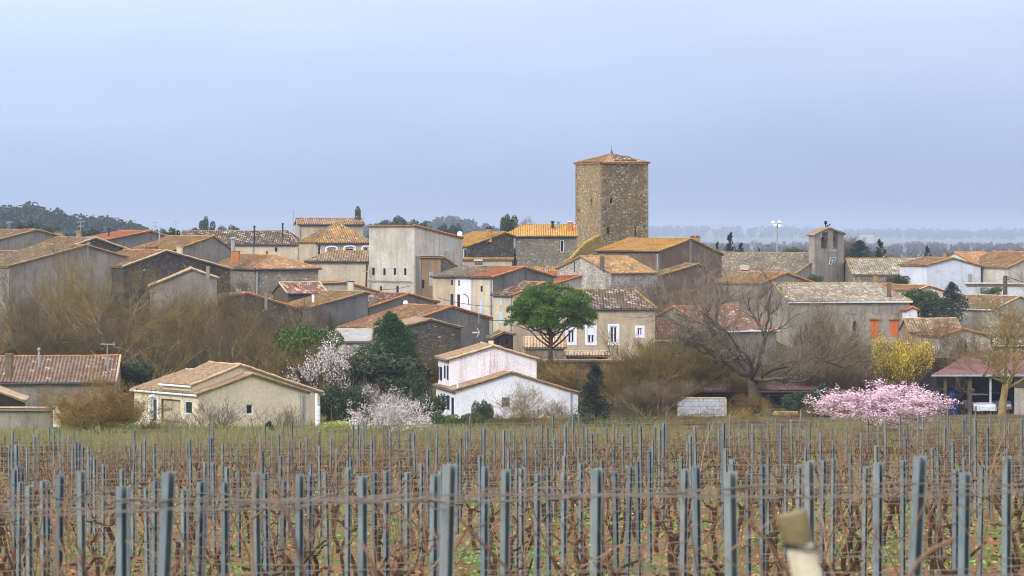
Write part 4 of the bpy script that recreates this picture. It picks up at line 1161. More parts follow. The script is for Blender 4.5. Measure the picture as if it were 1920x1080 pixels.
# ------------------------------------------------------------------ the tower
YT = 320
tw_yaw = R(-26.3)
tb = V((sin(tw_yaw), cos(tw_yaw), 0)); tu = V((cos(tw_yaw), -sin(tw_yaw), 0))
C0 = P(1126.5, 306, YT); Wt = 101.5 / F * YT
ztop = P(1126, 305, YT).z; zbt = terrain(C0.x, YT) - .3
TW = Thing('stone_tower', 'massive square medieval rubble tower with low tiled pyramid roof', 'tower', (C0.x, C0.y, zbt))
c = [C0, C0 + tu * Wt, C0 + tu * Wt + tb * Wt, C0 + tb * Wt]
def towerwall(a, b, holes):
    W_ = Wall(a, b, [(Wt, ztop), (0, ztop)], zbt)
    for x0, y0, x1, y1 in holes:
        ua, za = W_.hit(x0, y1); ub, zb_ = W_.hit(x1, y0); W_.holes.append((ua, za, ub, zb_))
    return W_
wf = towerwall(c[0], c[1], [(1143.5, 372, 1148, 381), (1138.5, 426, 1143.5, 439), (1190, 426, 1193, 446), (1176, 322, 1178, 325), (1205, 352, 1207, 355)])
wl_ = towerwall(c[3], c[0], [(1107.5, 372, 1110, 385), (1084.5, 392, 1086.5, 397)])
mb = MB(); wf.build(mb, .6); towerwall(c[1], c[2], []).build(mb); towerwall(c[2], c[3], []).build(mb)
tw_wall = TW.part('wall', mb, M['stonetower'])
mb = MB(); wl_.build(mb, .6); TW.part('wall', mb, M['stonetowerlit'], label='left face of the tower, coloured lighter as if lit')
for W_ in (wf, wl_):
    for u0, z0, u1, z1 in W_.holes:
        mb = MB(); mb.poly([W_.at(u0, z0, -.55), W_.at(u1, z0, -.55), W_.at(u1, z1, -.55), W_.at(u0, z1, -.55)]); TW.part('window_slit', mb, M['pane'])
# quoins at the corners, a little proud of the rubble
for ci, (a, du, dv) in enumerate(((c[0], tu, tb), (c[1], tu * -1, tb), (c[3], tu, tb * -1))):
    mb = MB(); z = zbt + .2; rr = random.Random(ci)
    while z < ztop - .35:
        hh = rr.uniform(.25, .4); lu, lv = (rr.choice(((.6, .3), (.3, .6))))
        pc = a + du * (lu / 2 - .025) + dv * (lv / 2 - .025); mb.box((pc.x, pc.y, z + hh / 2), lu, lv, hh - .03, tw_yaw); z += hh
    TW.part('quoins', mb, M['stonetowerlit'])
ctr = (c[0] + c[2]) / 2; ap = V((ctr.x, ctr.y, P(1148, 287.5, ctr.y).z))
mb = MB(); oc = [V((p.x, p.y, ztop + .12)) + (V((p.x - ctr.x, p.y - ctr.y, 0))).normalized() * .3 for p in c]
for i in range(4): roof_face(mb, [oc[i], oc[(i + 1) % 4], ap])
tr = TW.part('roof', mb, [M['t_orangel'], M['r_brown']])
mb = MB(); roof_face(mb, [oc[0].lerp(oc[1], .28).lerp(ap, .10) + V((0, 0, .1)), oc[0].lerp(oc[1], .8).lerp(ap, .12) + V((0, 0, .1)), ap.lerp(oc[1], .45) + V((0, 0, .1)), ap.lerp(oc[0], .12) + V((0, 0, .1))])
TW.part('dark_tile_patch', mb, [M['t_dark'], M['r_brown']], tr, label='blackened older tiles on the right slope')
for i in range(4):
    cbm = MB(); capline(cbm, oc[i], ap); TW.part('ridge_cap', cbm, M['r_brown'], tr, smooth=True)
mb = MB()
for i in range(4):
    a, b = c[i], c[(i + 1) % 4]; n_ = int(Wt / .3)
    for j in range(n_):
        p = a.lerp(b, (j + .5) / n_); o_ = V((p.x - ctr.x, p.y - ctr.y, 0)).normalized()
        dv = (b - a).normalized(); nn_ = dv.cross(V((0, 0, 1))); q = V((p.x, p.y, ztop - .04)) + nn_ * .1
        mb.box(q, .16, .26, .12, math.atan2(-dv.y, dv.x))
TW.part('cornice', mb, M['r_orange'])
mb = MB(); mb.tube([ap, ap + V((0, 0, 15 * YT / F))], [.04, .015], 5); mb.tube([ap, ap + V((0, 0, .35))], [.16, .05], 6); TW.part('lightning_rod', mb, M['iron'])
# sloping mossy buttress at the tower foot
bt_ = Thing('mossy_buttress', 'sloping lichen-covered buttress wall running down from the tower foot', 'buttress', P(1100, 500, 303))
mb = MB(); prof = [(1126, 441), (1118, 446), (1108, 451), (1098, 457), (1088, 467), (1078, 479), (1068, 488), (1056, 493)]
Yc = 306
for (xa, ya), (xb, yb) in zip(prof, prof[1:]):
    a, b = P(xa, ya, Yc), P(xb, yb, Yc); zb_ = terrain(a.x, Yc) - .3; d = V((0, 1.2, 0))
    a0, b0 = V((a.x, a.y, zb_)), V((b.x, b.y, zb_))
    mb.add([a, b, b0, a0, a + d, b + d, b0 + d, a0 + d], [(0, 1, 2, 3), (7, 6, 5, 4), (0, 4, 5, 1)])
bt_.part('wall', mb, stone('mossy_rubble', [srgb(112, 98, 58), srgb(140, 122, 76), srgb(122, 108, 72)], srgb(98, 86, 50), 2.4, .06, (*srgb(136, 120, 34)[:3], .7), off=8))
mb = MB(); mb.tube([P(x, y, Yc) + V((0, .4, .02)) for x, y in prof], [.2, .26, .24, .27, .24, .27, .25, .22], 7); bt_.part('coping', mb, M['r_lichen'], smooth=True)

# ------------------------------------------------------------------ masts, poles, wires
Ym = 420; q = P(1457, 470, Ym); zt = P(1457, 420, Ym).z
fl = Thing('floodlight_mast', 'tall thin mast with four white floodlights behind the church', 'floodlight', (q.x, q.y, terrain(q.x, Ym)))
mb = MB(); mb.tube([V((q.x, q.y, fl.loc.z)), V((q.x, q.y, zt))], [.13, .09], 8); fl.part('pole', mb, M['zinc'])
k = Ym / F; mb = MB(); mb.tube([V((q.x - 7 * k, q.y, zt + 2 * k)), V((q.x, q.y, zt)), V((q.x + 8 * k, q.y, zt + 2 * k))], [.06] * 3, 5); fl.part('crossbar', mb, M['zinc'])
for dx, dz in ((-8, 3.5), (4.5, 4.5), (-4, -1.5), (4.5, -2.5)):
    mb = MB(); cc = V((q.x + dx * k, q.y - .3, zt + dz * k)); mb.box(cc, 6.5 * k, .35, 4.5 * k, R(8)); mb.box(cc + V((0, .25, -.05)), 4 * k, .3, 3 * k, R(8)); fl.part('floodlight', mb, M['lampwhite'])

def pole(label, x, yt, Y, r=.12, mat='wood', arm=True):
    p = P(x, yt, Y); z = terrain(p.x, Y); t = Thing('utility_pole', label, 'pole', (p.x, Y, z))
    mb = MB(); mb.tube([V((p.x, Y, z)), p], [r * 1.2, r], 8); t.part('shaft', mb, M[mat])
    if arm:
        mb = MB(); mb.tube([p + V((-.25, 0, -.3)), p + V((.45, 0, -.45))], [.06, .05], 5); t.part('insulator_arm', mb, M['iron'])
    return p
p1 = pole('wooden utility pole beside the blue-white garden wall', 1885, 517, 293, .22)
def cable(label, pts, r=.025):
    mb = MB(); allp = []
    for a, b in zip(pts, pts[1:]):
        for i in range(9):
            kk_ = i / 8; p = a.lerp(b, kk_); p.z -= sin(pi * kk_) * (b - a).length * .025; allp.append(p)
    mb.tube(allp, [r] * len(allp), 4)
    tag(link('overhead_cable', mb.mesh('overhead_cable', M['iron'])), label, 'cable')
cable('black cable sagging right from the wooden utility pole', [p1, P(1960, 535, 285)], .05)
cable('thin power line across the row of house fronts', [P(820, 558, 256), P(875, 570, 256), P(925, 574, 256)], .03)
cable('thin power line in front of the narrow cream house', [P(918, 601, 245), P(960, 599, 245)], .04)
cable('short dark cable across the blank pale grey building', [P(712, 543, 271), P(770, 536, 268)], .03)

# far off pale buildings in the haze
for i, (x0, x1, yt, yb, Y, lab) in enumerate(((1612, 1638, 444, 462, 4400, 'pale distant warehouse in the haze above the conifers'),)):
    a, b = P(x0, yb, Y), P(x1, yt, Y); zz = terrain(a.x, Y) - .5
    t = Thing('distant_building', lab, 'building', (a.x, Y, zz)); mb = MB()
    mb.box(((a.x + b.x) / 2, Y + 8, (zz + b.z) / 2), b.x - a.x, 16, b.z - zz); t.part('wall', mb, M['palegrey'])
    mb = MB(); W_ = (b.x - a.x) / 2 + .6; hgt = (b.z - zz) * .18
    mb.add([V((a.x - .6, Y - .6, b.z)), V((b.x + .6, Y - .6, b.z)), V((b.x + .6, Y + 17, b.z)), V((a.x - .6, Y + 17, b.z)), V((a.x - .6, Y + 8, b.z + hgt)), V((b.x + .6, Y + 8, b.z + hgt))], [(0, 1, 5, 4), (2, 3, 4, 5), (1, 2, 5), (3, 0, 4), (3, 2, 1, 0)])
    t.part('roof', mb, M['t_sheet'])

# ------------------------------------------------------------------ trees: shapes
def rvec(rd):
    while True:
        v = V((rd.uniform(-1, 1), rd.uniform(-1, 1), rd.uniform(-1, 1)))
        if .05 < v.length < 1: return v.normalized()

def bare(seed, H=10, r0=.22, trunk=.22, n1=5, ang=40, counts=(5, 5, 6, 5), ratio=.62, up=.25, twig=.014, wob=.22, stems=1, L1=.42, crowned=1, keep=2):
    """bare branching tree: returns trunk builder, twig builder and the twig tips"""
    rd = random.Random(seed); T = MB(); C = MB(); tips = []
    def branch(p, d, L, r, lvl):
        n = 4 if lvl < 2 else (3 if lvl < 3 else 2)
        pts = [p]; rads = [r]; q = p.copy(); dd = d.copy()
        rend = r * .55 if lvl < len(counts) else r * .35
        for i in range(n):
            dd = (dd + rvec(rd) * wob + V((0, 0, up * .3))).normalized()
            q = q + dd * (L / n); pts.append(q.copy()); rads.append(r + (rend - r) * (i + 1) / n)
        last = lvl >= len(counts)
        if lvl < keep: T.tube(pts, rads, 6 if lvl < 1 else 5)
        else: C.tube(pts, rads, 3, cap=False)
        if last or lvl == len(counts) - 1: tips.append((pts[-1], dd)); tips.append((pts[len(pts) // 2], dd))
        if last: return
        k = counts[lvl]
        for i in range(k):
            f = 1.0 if i == 0 else rd.uniform(.3, 1.0)
            idx = f * n; i0 = min(n - 1, int(idx)); bp = pts[i0].lerp(pts[i0 + 1], idx - i0)
            a = R(rd.uniform(.55, 1.15) * ang) if i else R(ang * .35)
            ax = dd.cross(rvec(rd))
            if ax.length < .05: ax = dd.orthogonal()
            nd_ = Matrix.Rotation(a, 3, ax.normalized()) @ dd
            if nd_.z < -.15: nd_.z *= -.3
            nd_ = (nd_ + V((0, 0, up))).normalized()
            nr = max(twig * .8, rads[i0] * (.72 if i == 0 else rd.uniform(.42, .62)))
            if lvl + 1 >= len(counts): nr = twig * rd.uniform(.7, 1.2)
            branch(bp, nd_, L * ratio * rd.uniform(.75, 1.25), nr, lvl + 1)
    for s in range(stems):
        base = V((0, 0, 0)) if stems == 1 else V((rd.uniform(-.25, .25), rd.uniform(-.25, .25), 0))
        if stems > 1:
            az = 2 * pi * s / stems + rd.uniform(-.3, .3); tl = R(rd.uniform(8, ang))
            branch(base, V((sin(tl) * cos(az), sin(tl) * sin(az), cos(tl))), H * L1 * rd.uniform(.8, 1.2), r0 * rd.uniform(.5, 1), 0)
            continue
        th = H * trunk; pts = [base]; q = base.copy(); dd = V((rd.uniform(-.1, .1), rd.uniform(-.1, .1), 1)).normalized()
        for i in range(4):
            dd = (dd + rvec(rd) * .12).normalized(); q = q + dd * (th / 4); pts.append(q.copy())
        T.tube(pts, [r0 * 1.35, r0 * 1.08, r0, r0 * .95, r0 * .92], 8)
        for i in range(n1):
            az = 2 * pi * i / n1 + rd.uniform(-.4, .4); tl = R(ang * rd.uniform(.4, 1.3)) if i else R(8)
            bp = pts[4] if i < 3 else pts[3].lerp(pts[4], rd.uniform(0, 1))
            branch(bp, V((sin(tl) * cos(az), sin(tl) * sin(az), cos(tl))), H * L1 * rd.uniform(.8, 1.15), r0 * rd.uniform(.45, .7), 0)
    return T, C, tips

def leaf(mb, p, nrm, s, asp, rd):
    t = nrm.cross(rvec(rd))
    if t.length < .05: t = nrm.orthogonal()
    t.normalize(); b = nrm.cross(t)
    t = t * s * .5; b = b * s * .5 * asp
    mb.add([p - t, p - b * .9 + nrm * s * .1, p + t, p + b + nrm * s * .08], [(0, 1, 2, 3)])

def cloud(mb, rd, clumps, n, size, asp=.6, shell=.55, out=.8):
    wt = [c[1][0] * c[1][1] * c[1][2] for c in clumps]; wt = [x ** .67 for x in wt]; tot = sum(wt)
    for (c, rr), wgt in zip(clumps, wt):
        for i in range(int(n * wgt / tot)):
            d = rvec(rd); k = shell + (1 - shell) * rd.random() ** .6
            if rd.random() < .06: k *= rd.uniform(1.0, 1.15)
            p = V((c[0] + d.x * rr[0] * k, c[1] + d.y * rr[1] * k, c[2] + d.z * rr[2] * k))
            leaf(mb, p, (d * out + rvec(rd)).normalized(), size * rd.uniform(.6, 1.4), asp, rd)

def tufts(mb, rd, pts, size, blades=7, width=.16):
    for p, d in pts:
        for i in range(blades):
            v = (d * .7 + rvec(rd)).normalized(); s = size * rd.uniform(.7, 1.3)
            sd_ = v.cross(rvec(rd))
            if sd_.length < .05: continue
            sd_ = sd_.normalized() * s * width
            mb.add([p - sd_, p + sd_, p + v * s], [(0, 1, 2)])

SHAPES = {}
def shape(key, tr, tm, cr, cm, extra=(), crname='crown'):
    mn = [1e9] * 3; mxx = [-1e9] * 3
    for mb in [tr, cr] + [x[1] for x in extra]:
        if mb is None: continue
        for v in mb.v:
            for i in range(3):
                mn[i] = min(mn[i], v[i]); mxx[i] = max(mxx[i], v[i])
    zs = sorted(v.z for mb in [tr, cr] if mb for v in mb.v); xs = sorted(v.x for mb in [tr, cr] if mb for v in mb.v)
    wood_ = key[:4] in ('oliv', 'brow', 'gnar', 'limb', 'bloo', 'shru', 'drye', 'yell')
    H = zs[int(len(zs) * (.965 if wood_ else .997))]; q_ = .03 if wood_ else .01
    W_ = xs[int(len(xs) * (1 - q_))] - xs[int(len(xs) * q_)]
    ms = []
    if tr: ms.append(('trunk', tr.mesh('trunk', M[tm], smooth=True)))
    if cr: ms.append((crname, cr.mesh(crname, M[cm])))
    for nm, mb, mt in extra: ms.append((nm, mb.mesh(nm, M[mt])))
    SHAPES[key] = (H, W_, ms)

for i in range(4):
    T, C, tp = bare(20 + i, 10, .2, .16, 6, 46, (5, 5, 6, 5), .63, .1, .0125, .32, L1=.42, keep=3)
    shape('olive%d' % i, T, 'barkolive', C, 'tw_olive')
for i in range(3):
    T, C, tp = bare(40 + i, 10, .17, .12, 6, 40, (5, 5, 6, 5), .63, .16, .0125, .3, L1=.43, keep=3)
    shape('brown%d' % i, T, 'bark', C, 'tw_brown')
for i in range(2):
    T, C, tp = bare(50 + i, 9, .12, .12, 5, 26, (5, 5, 5, 4), .6, .35, .011, .16, L1=.45)
    shape('thin%d' % i, T, 'bark', C, 'tw_grey')
for i in range(3):
    T, C, tp = bare(60 + i, 6, .07, .1, 6, 46, (5, 5, 6, 4), .6, .22, .011, .22, stems=11, L1=.45, keep=1)
    shape('shrub%d' % i, T, 'barkolive', C, 'tw_gold' if i != 1 else 'tw_brown')
for i in range(2):
    T, C, tp = bare(70 + i, 5, .04, .1, 6, 34, (4, 4, 3), .62, .3, .010, .16, stems=16, L1=.5, keep=1)
    shape('wands%d' % i, T, 'bark', C, 'tw_grey')
T, C, tp = bare(81, 12, .5, .28, 6, 56, (5, 4, 4, 4, 4), .66, .13, .0145, .44, L1=.42, keep=4)
shape('gnarled', T, 'barkdark', C, 'tw_grey')
T, C, tp = bare(87, 11, .26, .36, 6, 52, (5, 5, 6, 5), .64, .14, .0135, .3, L1=.42, keep=3)
shape('limbs', T, 'barkolive', C, 'tw_gold')
T, C, tp = bare(91, 5, .14, .3, 5, 50, (4, 4, 3), .62, .2, .012, .3, L1=.42)
shape('pollard', T, 'barkolive', C, 'tw_olive')

# shrub still holding dry brown leaves
T, C, tp = bare(101, 6, .09, .1, 6, 58, (5, 5, 5, 4), .6, .18, .011, .22, stems=9, L1=.45, keep=2)
lb = MB(); rd = random.Random(1)
for p, d in tp:
    for j in range(2):
        if rd.random() < .8: leaf(lb, p + rvec(rd) * .15, rvec(rd), rd.uniform(.07, .14), .55, rd)
shape('dryleaf', T, 'barkolive', C, 'tw_gold', [('dry_leaves', lb, 'lf_brown')])
# blossom
for key, seed, mt, ang, st, den, sz in (('bloomw', 111, 'fl_white', 62, 9, 2, .085), ('bloomw2', 113, 'fl_white', 40, 5, 1, .085), ('bloomp', 117, 'fl_pink', 46, 10, 5, .085)):
    T, C, tp = bare(seed, 6, .08, .1, 6, ang, (5, 5, 5, 4), .6, .14, .011, .2, stems=st, L1=.44, keep=2)
    lb = MB(); rd = random.Random(seed)
    for p, d in tp:
        for j in range(den):
            if rd.random() < .75: leaf(lb, p + rvec(rd) * rd.uniform(0, .22), rvec(rd), rd.uniform(.7, 1.4) * sz, .9, rd)
    shape(key, T, 'bark', C, 'tw_brown', [('blossom', lb, mt)])
T, C, tp = bare(121, 6, .07, .12, 6, 32, (5, 5, 5, 4), .6, .28, .011, .2, stems=8, L1=.44, keep=2)
lb = MB(); rd = random.Random(9)
for p, d in tp:
    for j in range(3):
        if rd.random() < .12 + .16 * (p.z - 3): leaf(lb, p + rvec(rd) * .15, rvec(rd), rd.uniform(.07, .15), .7, rd)
shape('yellow', T, 'barkolive', C, 'tw_gold', [('blossom', lb, 'lf_yellow')])
T, C, tp = bare(123, 6, .08, .1, 6, 50, (5, 5, 5, 3), .6, .2, .012, .2, stems=7, L1=.44, keep=2)
lb = MB()
for p, d in tp:
    if rd.random() < .8: leaf(lb, p + rvec(rd) * .08, rvec(rd), rd.uniform(.04, .075), .9, rd)
shape('budding', T, 'barkolive', C, 'tw_gold', [('blossom', lb, 'fl_white')])

# umbrella pine: leaning fork below a broad dome of needle tufts
T = MB(); rd = random.Random(5)
T.tube([V(p) for p in ((0, 0, 0), (0, 0, 1.2), (.06, 0, 2.4), (-.02, 0, 3.6), (-.05, 0, 4.4), (-.02, .1, 5.4))], [.2, .16, .14, .12, .1, .05], 8)
cl = []
for i in range(84):
    a = rd.uniform(0, 2 * pi); k = sqrt(rd.random()) * 2.75; sh_ = sqrt(max(0, 1 - (k / 3.15) ** 2))
    zc = 3.1 + 3.5 * sh_ * rd.random() ** .72
    cl.append(((k * cos(a), k * sin(a), zc), (.8 * rd.uniform(.75, 1.2), .8 * rd.uniform(.75, 1.2), .6 * rd.uniform(.8, 1.2))))
for c, rr in cl:
    if rd.random() < .3:
        p0 = V((-.03, 0, rd.uniform(1.9, 3.6))); tip = V(c) - V((0, 0, rr[2] * .3)); md = p0.lerp(tip, .55) - V((0, 0, .35)) + rvec(rd) * .12
        T.tube([p0, md, tip], [.06, .045, .02], 5)
for a0, p1_ in ((-.5, (2.0, .2, 3.3)), (-.2, (1.2, -.6, 3.3)), (-.3, (-1.9, .1, 3.3)), (0, (-1.1, -.5, 3.2))):
    T.tube([V((0, 0, 1.7 + a0)), V((p1_[0] * .45, p1_[1], 2.2 + a0 * .4)), V(p1_)], [.09, .075, .04], 6)
C = MB(); pts = []
for c, rr in cl:
    for j in range(150):
        d = rvec(rd)
        if d.z < -.35: d.z *= -.4
        k = rd.uniform(.72, 1.04)
        pts.append((V((c[0] + d.x * rr[0] * k, c[1] + d.y * rr[1] * k, c[2] + d.z * rr[2] * k)), (d + V((0, 0, .4))).normalized()))
tufts(C, rd, pts, .2, 5, .15)
shape('umbrella', T, 'barkpine', C, 'lf_pine')
def conifer(seed, H, Rb, mt, key, n=9000, tuft=.2, zlow=.08, pw=.8, lob=16):
    rd = random.Random(seed); T = MB(); C = MB()
    T.tube([V((0, 0, 0)), V((0, 0, H * .5)), V((rd.uniform(-.2, .2), 0, H * .93))], [.2, .13, .03], 6)
    cl = []
    for i in range(lob):
        z = H * (zlow + (1 - zlow) * (i + .5) / lob); rad = Rb * (1 - ((z / H - zlow) / (1 - zlow)) ** 1.6) ** pw
        for j in range(5):
            a = rd.uniform(0, 2 * pi); k = rad * rd.uniform(.35, .75)
            cl.append(((k * cos(a), k * sin(a), z + rd.uniform(-.3, .3)), (rad * .42 + .18, rad * .42 + .18, H / lob * .8 + rad * .15)))
            T.tube([V((0, 0, z * .85)), V((k * cos(a), k * sin(a), z))], [.05, .02], 4, cap=False)
    pts = []
    for i in range(n // 5):
        c, rr = rd.choice(cl); d = rvec(rd); k = rd.uniform(.6, 1.05)
        pts.append((V((c[0] + d.x * rr[0] * k, c[1] + d.y * rr[1] * k, c[2] + d.z * rr[2] * k)), (d + V((0, 0, .3))).normalized()))
    tufts(C, rd, pts, tuft, 5, .2)
    shape(key, T, 'barkpine', C, mt)
conifer(3, 7, 2.7, 'lf_pine2', 'pine', 22000, .2, .06, .6, 10)
conifer(4, 7, 1.7, 'lf_cypress', 'cypressbush', 16000, .16, .02, .55, 12)
conifer(6, 7, .75, 'lf_cypress', 'cypress', 9000, .14, .02, .6, 16)
conifer(7, 7, 2.4, 'lf_blue', 'cedar', 16000, .2, .03, .8, 12)
# wind-bent dark conifer with ragged boughs
T = MB(); C = MB(); rd = random.Random(12); pts = []
T.tube([V((0, 0, 0)), V((.2, 0, 3)), V((.7, 0, 7))], [.2, .14, .03], 6)
for i in range(44):
    z = rd.uniform(.4, 6.8); L = 2.1 * (1 - z / 7.8); a = rd.uniform(-1.2, 1.2) + (0 if rd.random() < .68 else pi)
    p0 = V((.1 * z, 0, z)); p1_ = p0 + V((L * cos(a), L * sin(a), .7 * L + .3)); T.tube([p0, p1_], [.04, .015], 4, cap=False)
    for j in range(26):
        k = rd.random() ** .7; pts.append((p0.lerp(p1_, k) + rvec(rd) * .16, V((.6, 0, .7))))
tufts(C, rd, pts, .26, 5, .17)
shape('windbent', T, 'barkdark', C, 'lf_cypress')
def bush(seed, key, mt, n, size, sq=.75, lob=14, asp=.6, twigs=True):
    rd = random.Random(seed); C = MB(); T = MB(); cl = []
    for i in range(lob):
        a = rd.uniform(0, 2 * pi); k = sqrt(rd.random()) * 1.5; z = rd.uniform(.35, 2.3) * (1 - .12 * k)
        cl.append(((k * cos(a), k * sin(a), z), (rd.uniform(.5, .85), rd.uniform(.5, .85), rd.uniform(.4, .7) * sq / .75)))
        T.tube([V((rd.uniform(-.1, .1), rd.uniform(-.1, .1), 0)), V((k * .5 * cos(a), k * .5 * sin(a), z * .6)), V((k * cos(a), k * sin(a), z))], [.06, .045, .015], 5, cap=False)
    cloud(C, rd, cl, n, size, asp)
    shape(key, T, 'bark', C, mt)
bush(31, 'bushdark0', 'lf_dark', 6500, .17); bush(32, 'bushdark1', 'lf_dark', 6500, .17)
bush(33, 'bushgreen0', 'lf_green', 6000, .15); bush(34, 'bushgreen1', 'lf_green', 6000, .15)
bush(35, 'bushbright', 'lf_bright', 4500, .16); bush(36, 'roundgreen', 'lf_pine', 9000, .16, .6, 26)
T, C, tp = bare(131, 6, .07, .1, 6, 52, (5, 5, 5, 4), .6, .05, .013, .3, stems=9, L1=.42, keep=2)
lb = MB(); rd = random.Random(19)
for p, d in tp:
    for j in range(3): leaf(lb, p + rvec(rd) * .25, rvec(rd), rd.uniform(.08, .16), .6, rd)
shape('ivybush', T, 'barkdark', C, 'tw_grey', [('foliage', lb, 'lf_dark')])

# ------------------------------------------------------------------ trees: places
def tree(key, x, ytop, wpx, Y, label, cat='tree', name='bare_tree', group=None, ybase=None, rz=None, lean=0.0):
    H, W_, ms = SHAPES[key]
    p = P(x, ytop, Y); zb = terrain(p.x, Y) - .08 if ybase is None else P(x, ybase, Y).z
    o = link(name, None); o.location = (p.x, Y, zb); tag(o, label, cat, group)
    sx = wpx / F * Y / W_; sz = (p.z - zb) / H
    o.scale = (sx, sx, max(.05, sz)); o.rotation_euler = (0, R(lean), RND.uniform(0, 6.28) if rz is None else rz)
    for nm, me in ms: link(nm, me, o)
    return o

for (k_, x, yt, wp, Y, lb_) in (
    ('olive0', 212, 508, 240, 226, 'largest olive-tinted bare tree standing before the dark stone gable'),
    ('olive1', 25, 540, 150, 236, 'olive bare tree below the broad pale grey gable at the left edge'),
    ('olive2', 112, 506, 140, 240, 'yellowish bare tree touching the foot of the broad pale grey gable'),
    ('brown0', 318, 560, 150, 236, 'grey-brown bare tree below the small grey gabled outbuilding'),
    ('olive3', 392, 556, 150, 231, 'tall bare tree before the dark rubble gable with pale tiles'),
    ('brown1', 462, 556, 140, 234, 'fine-twigged brown bare tree right of the dark rubble gable'),
    ('brown2', 545, 596, 120, 238, 'brown bare tree above the round green shrub'),
    ('olive1', 66, 592, 150, 218, 'spreading olive bare tree behind the ribbed brown roof'),
    ('brown0', 158, 602, 130, 221, 'bare tree behind the right end of the ribbed brown roof'),
    ('olive2', 288, 612, 150, 216, 'olive bare tree behind the left part of the cream bungalow'),
    ('olive3', 470, 622, 150, 214, 'olive bare tree behind the ridge of the cream bungalow'),
    ('brown1', 385, 606, 140, 219, 'brown bare tree behind the chimneys of the cream bungalow'),
    ('olive0', -30, 590, 140, 215, 'olive bare tree cut by the left edge of the picture'),
    ('olive1', 345, 590, 140, 228, 'olive bare tree in the thick of the wood above the cream bungalow'),
    ('olive3', 180, 560, 150, 231, 'bare tree left of the largest olive-tinted one'),
    ('brown0', 500, 590, 130, 229, 'brown bare tree at the right end of the left wood'),
    ('olive0', 425, 590, 130, 226, 'olive bare tree above the chimneys of the cream bungalow'),
    ('brown1', 80, 560, 130, 233, 'brown bare tree in the thick of the wood above the ribbed brown roof'),
    ('brown2', 240, 560, 120, 243, 'thin brown bare tree under the small grey outbuilding')):
    tree(k_, x, yt, wp, Y, lb_, group='bare trees behind the lower houses on the left')
for (k_, x, yt, wp, Y, lb_) in (
    ('thin0', 1178, 520, 80, 262, 'thin brown bare tree in front of the pale stone gabled house'),
    ('thin1', 1232, 508, 90, 272, 'thin grey-brown bare tree below the big brown house'),
    ('thin0', 1290, 505, 90, 274, 'thin bare tree against the brown gable right of the tower'),
    ('thin1', 1335, 530, 80, 268, 'thin bare tree left of the red-brown lichened roof'),
    ('brown0', 1205, 560, 100, 258, 'low bare tree right of the dark mottled roof'),
    ('thin0', 610, 560, 70, 250, 'thin bare tree before the grey streaked half gable'),
    ('thin1', 655, 590, 60, 252, 'thin bare tree left of the cement grey house')):
    tree(k_, x, yt, wp, Y, lb_, group='thin bare trees between the village houses')
tree('gnarled', 1412, 524, 272, 207, 'big gnarled bare tree with dark crooked limbs before the red roof', rz=.7)
tree('limbs', 1878, 566, 190, 198, 'bare golden-barked tree with forked trunk in front of the open barn', rz=2.0)
for (k_, x, yt, wp, Y, lb_) in (
    ('brown1', 1560, 588, 150, 228, 'dense brown bare tree left of the orange shutters'),
    ('brown2', 1498, 600, 120, 224, 'brown bare tree right of the gnarled dark tree'),
    ('brown0', 1620, 640, 110, 222, 'brown bare tree below the orange shutters'),
    ('brown1', 1745, 604, 120, 226, 'reddish-brown bare tree right of the yellow flowering tree'),
    ('olive2', 1790, 660, 80, 217, 'small bare tree at the left corner of the open barn'),
    ('thin1', 1800, 610, 60, 212, 'slender bare sapling before the left end of the open barn'),
    ('shrub0', 1205, 652, 150, 205, 'golden-brown bare tree right of the dark cypress bush'),
    ('shrub2', 1262, 648, 130, 209, 'broad golden-brown bare tree behind the concrete block wall'),
    ('shrub0', 1150, 690, 90, 211, 'small golden bare tree directly behind the dark cypress bush'),
    ('shrub2', 1060, 688, 100, 215, 'golden-brown thicket behind the right end of the white house'),
    ('shrub1', 1325, 655, 110, 217, 'brown thicket left of the gnarled tree trunk'),
    ('shrub0', 820, 660, 60, 217, 'ochre thicket left of the white house'),
    ('shrub2', 560, 660, 130, 208, 'ochre bare thicket behind the right end of the cream bungalow'),
    ('shrub1', 1450, 688, 110, 219, 'brown thicket directly right of the gnarled tree trunk'),
    ('shrub1', 1532, 676, 120, 216, 'brown thicket above the left end of the pink blossom'),
    ('shrub1', 1598, 690, 100, 214, 'brown thicket above the middle of the pink blossom'),
    ('shrub2', 1398, 700, 80, 213, 'golden thicket behind the gnarled tree trunk'),
    ('brown0', 1290, 650, 120, 226, 'brown bare tree behind the ivy-grown bush'),
    ('brown2', 1680, 660, 110, 219, 'brown bare tree behind the yellow flowering tree'),
    ('shrub1', 1745, 668, 90, 215, 'brown thicket left of the open barn roof'),
    ('shrub0', 1010, 668, 80, 219, 'ochre thicket at the foot of the umbrella pine'),
    ('shrub1', 1220, 720, 110, 196, 'bare golden shrub at the left end of the block wall')):
    tree(k_, x, yt, wp, Y, lb_, group='bare trees and thickets around the gardens')
tree('dryleaf', 198, 708, 180, 160, 'broad shrub with dry brown leaves in front of the cream bungalow porch', 'shrub', 'dry_leaf_shrub', ybase=838)
tree('dryleaf', 1400, 738, 70, 204, 'russet-leaved shrub at the foot of the gnarled tree', 'shrub', 'dry_leaf_shrub', ybase=782)
tree('pollard', 46, 776, 85, 135, 'small pruned bare tree in the grass at the lower left', ybase=872)
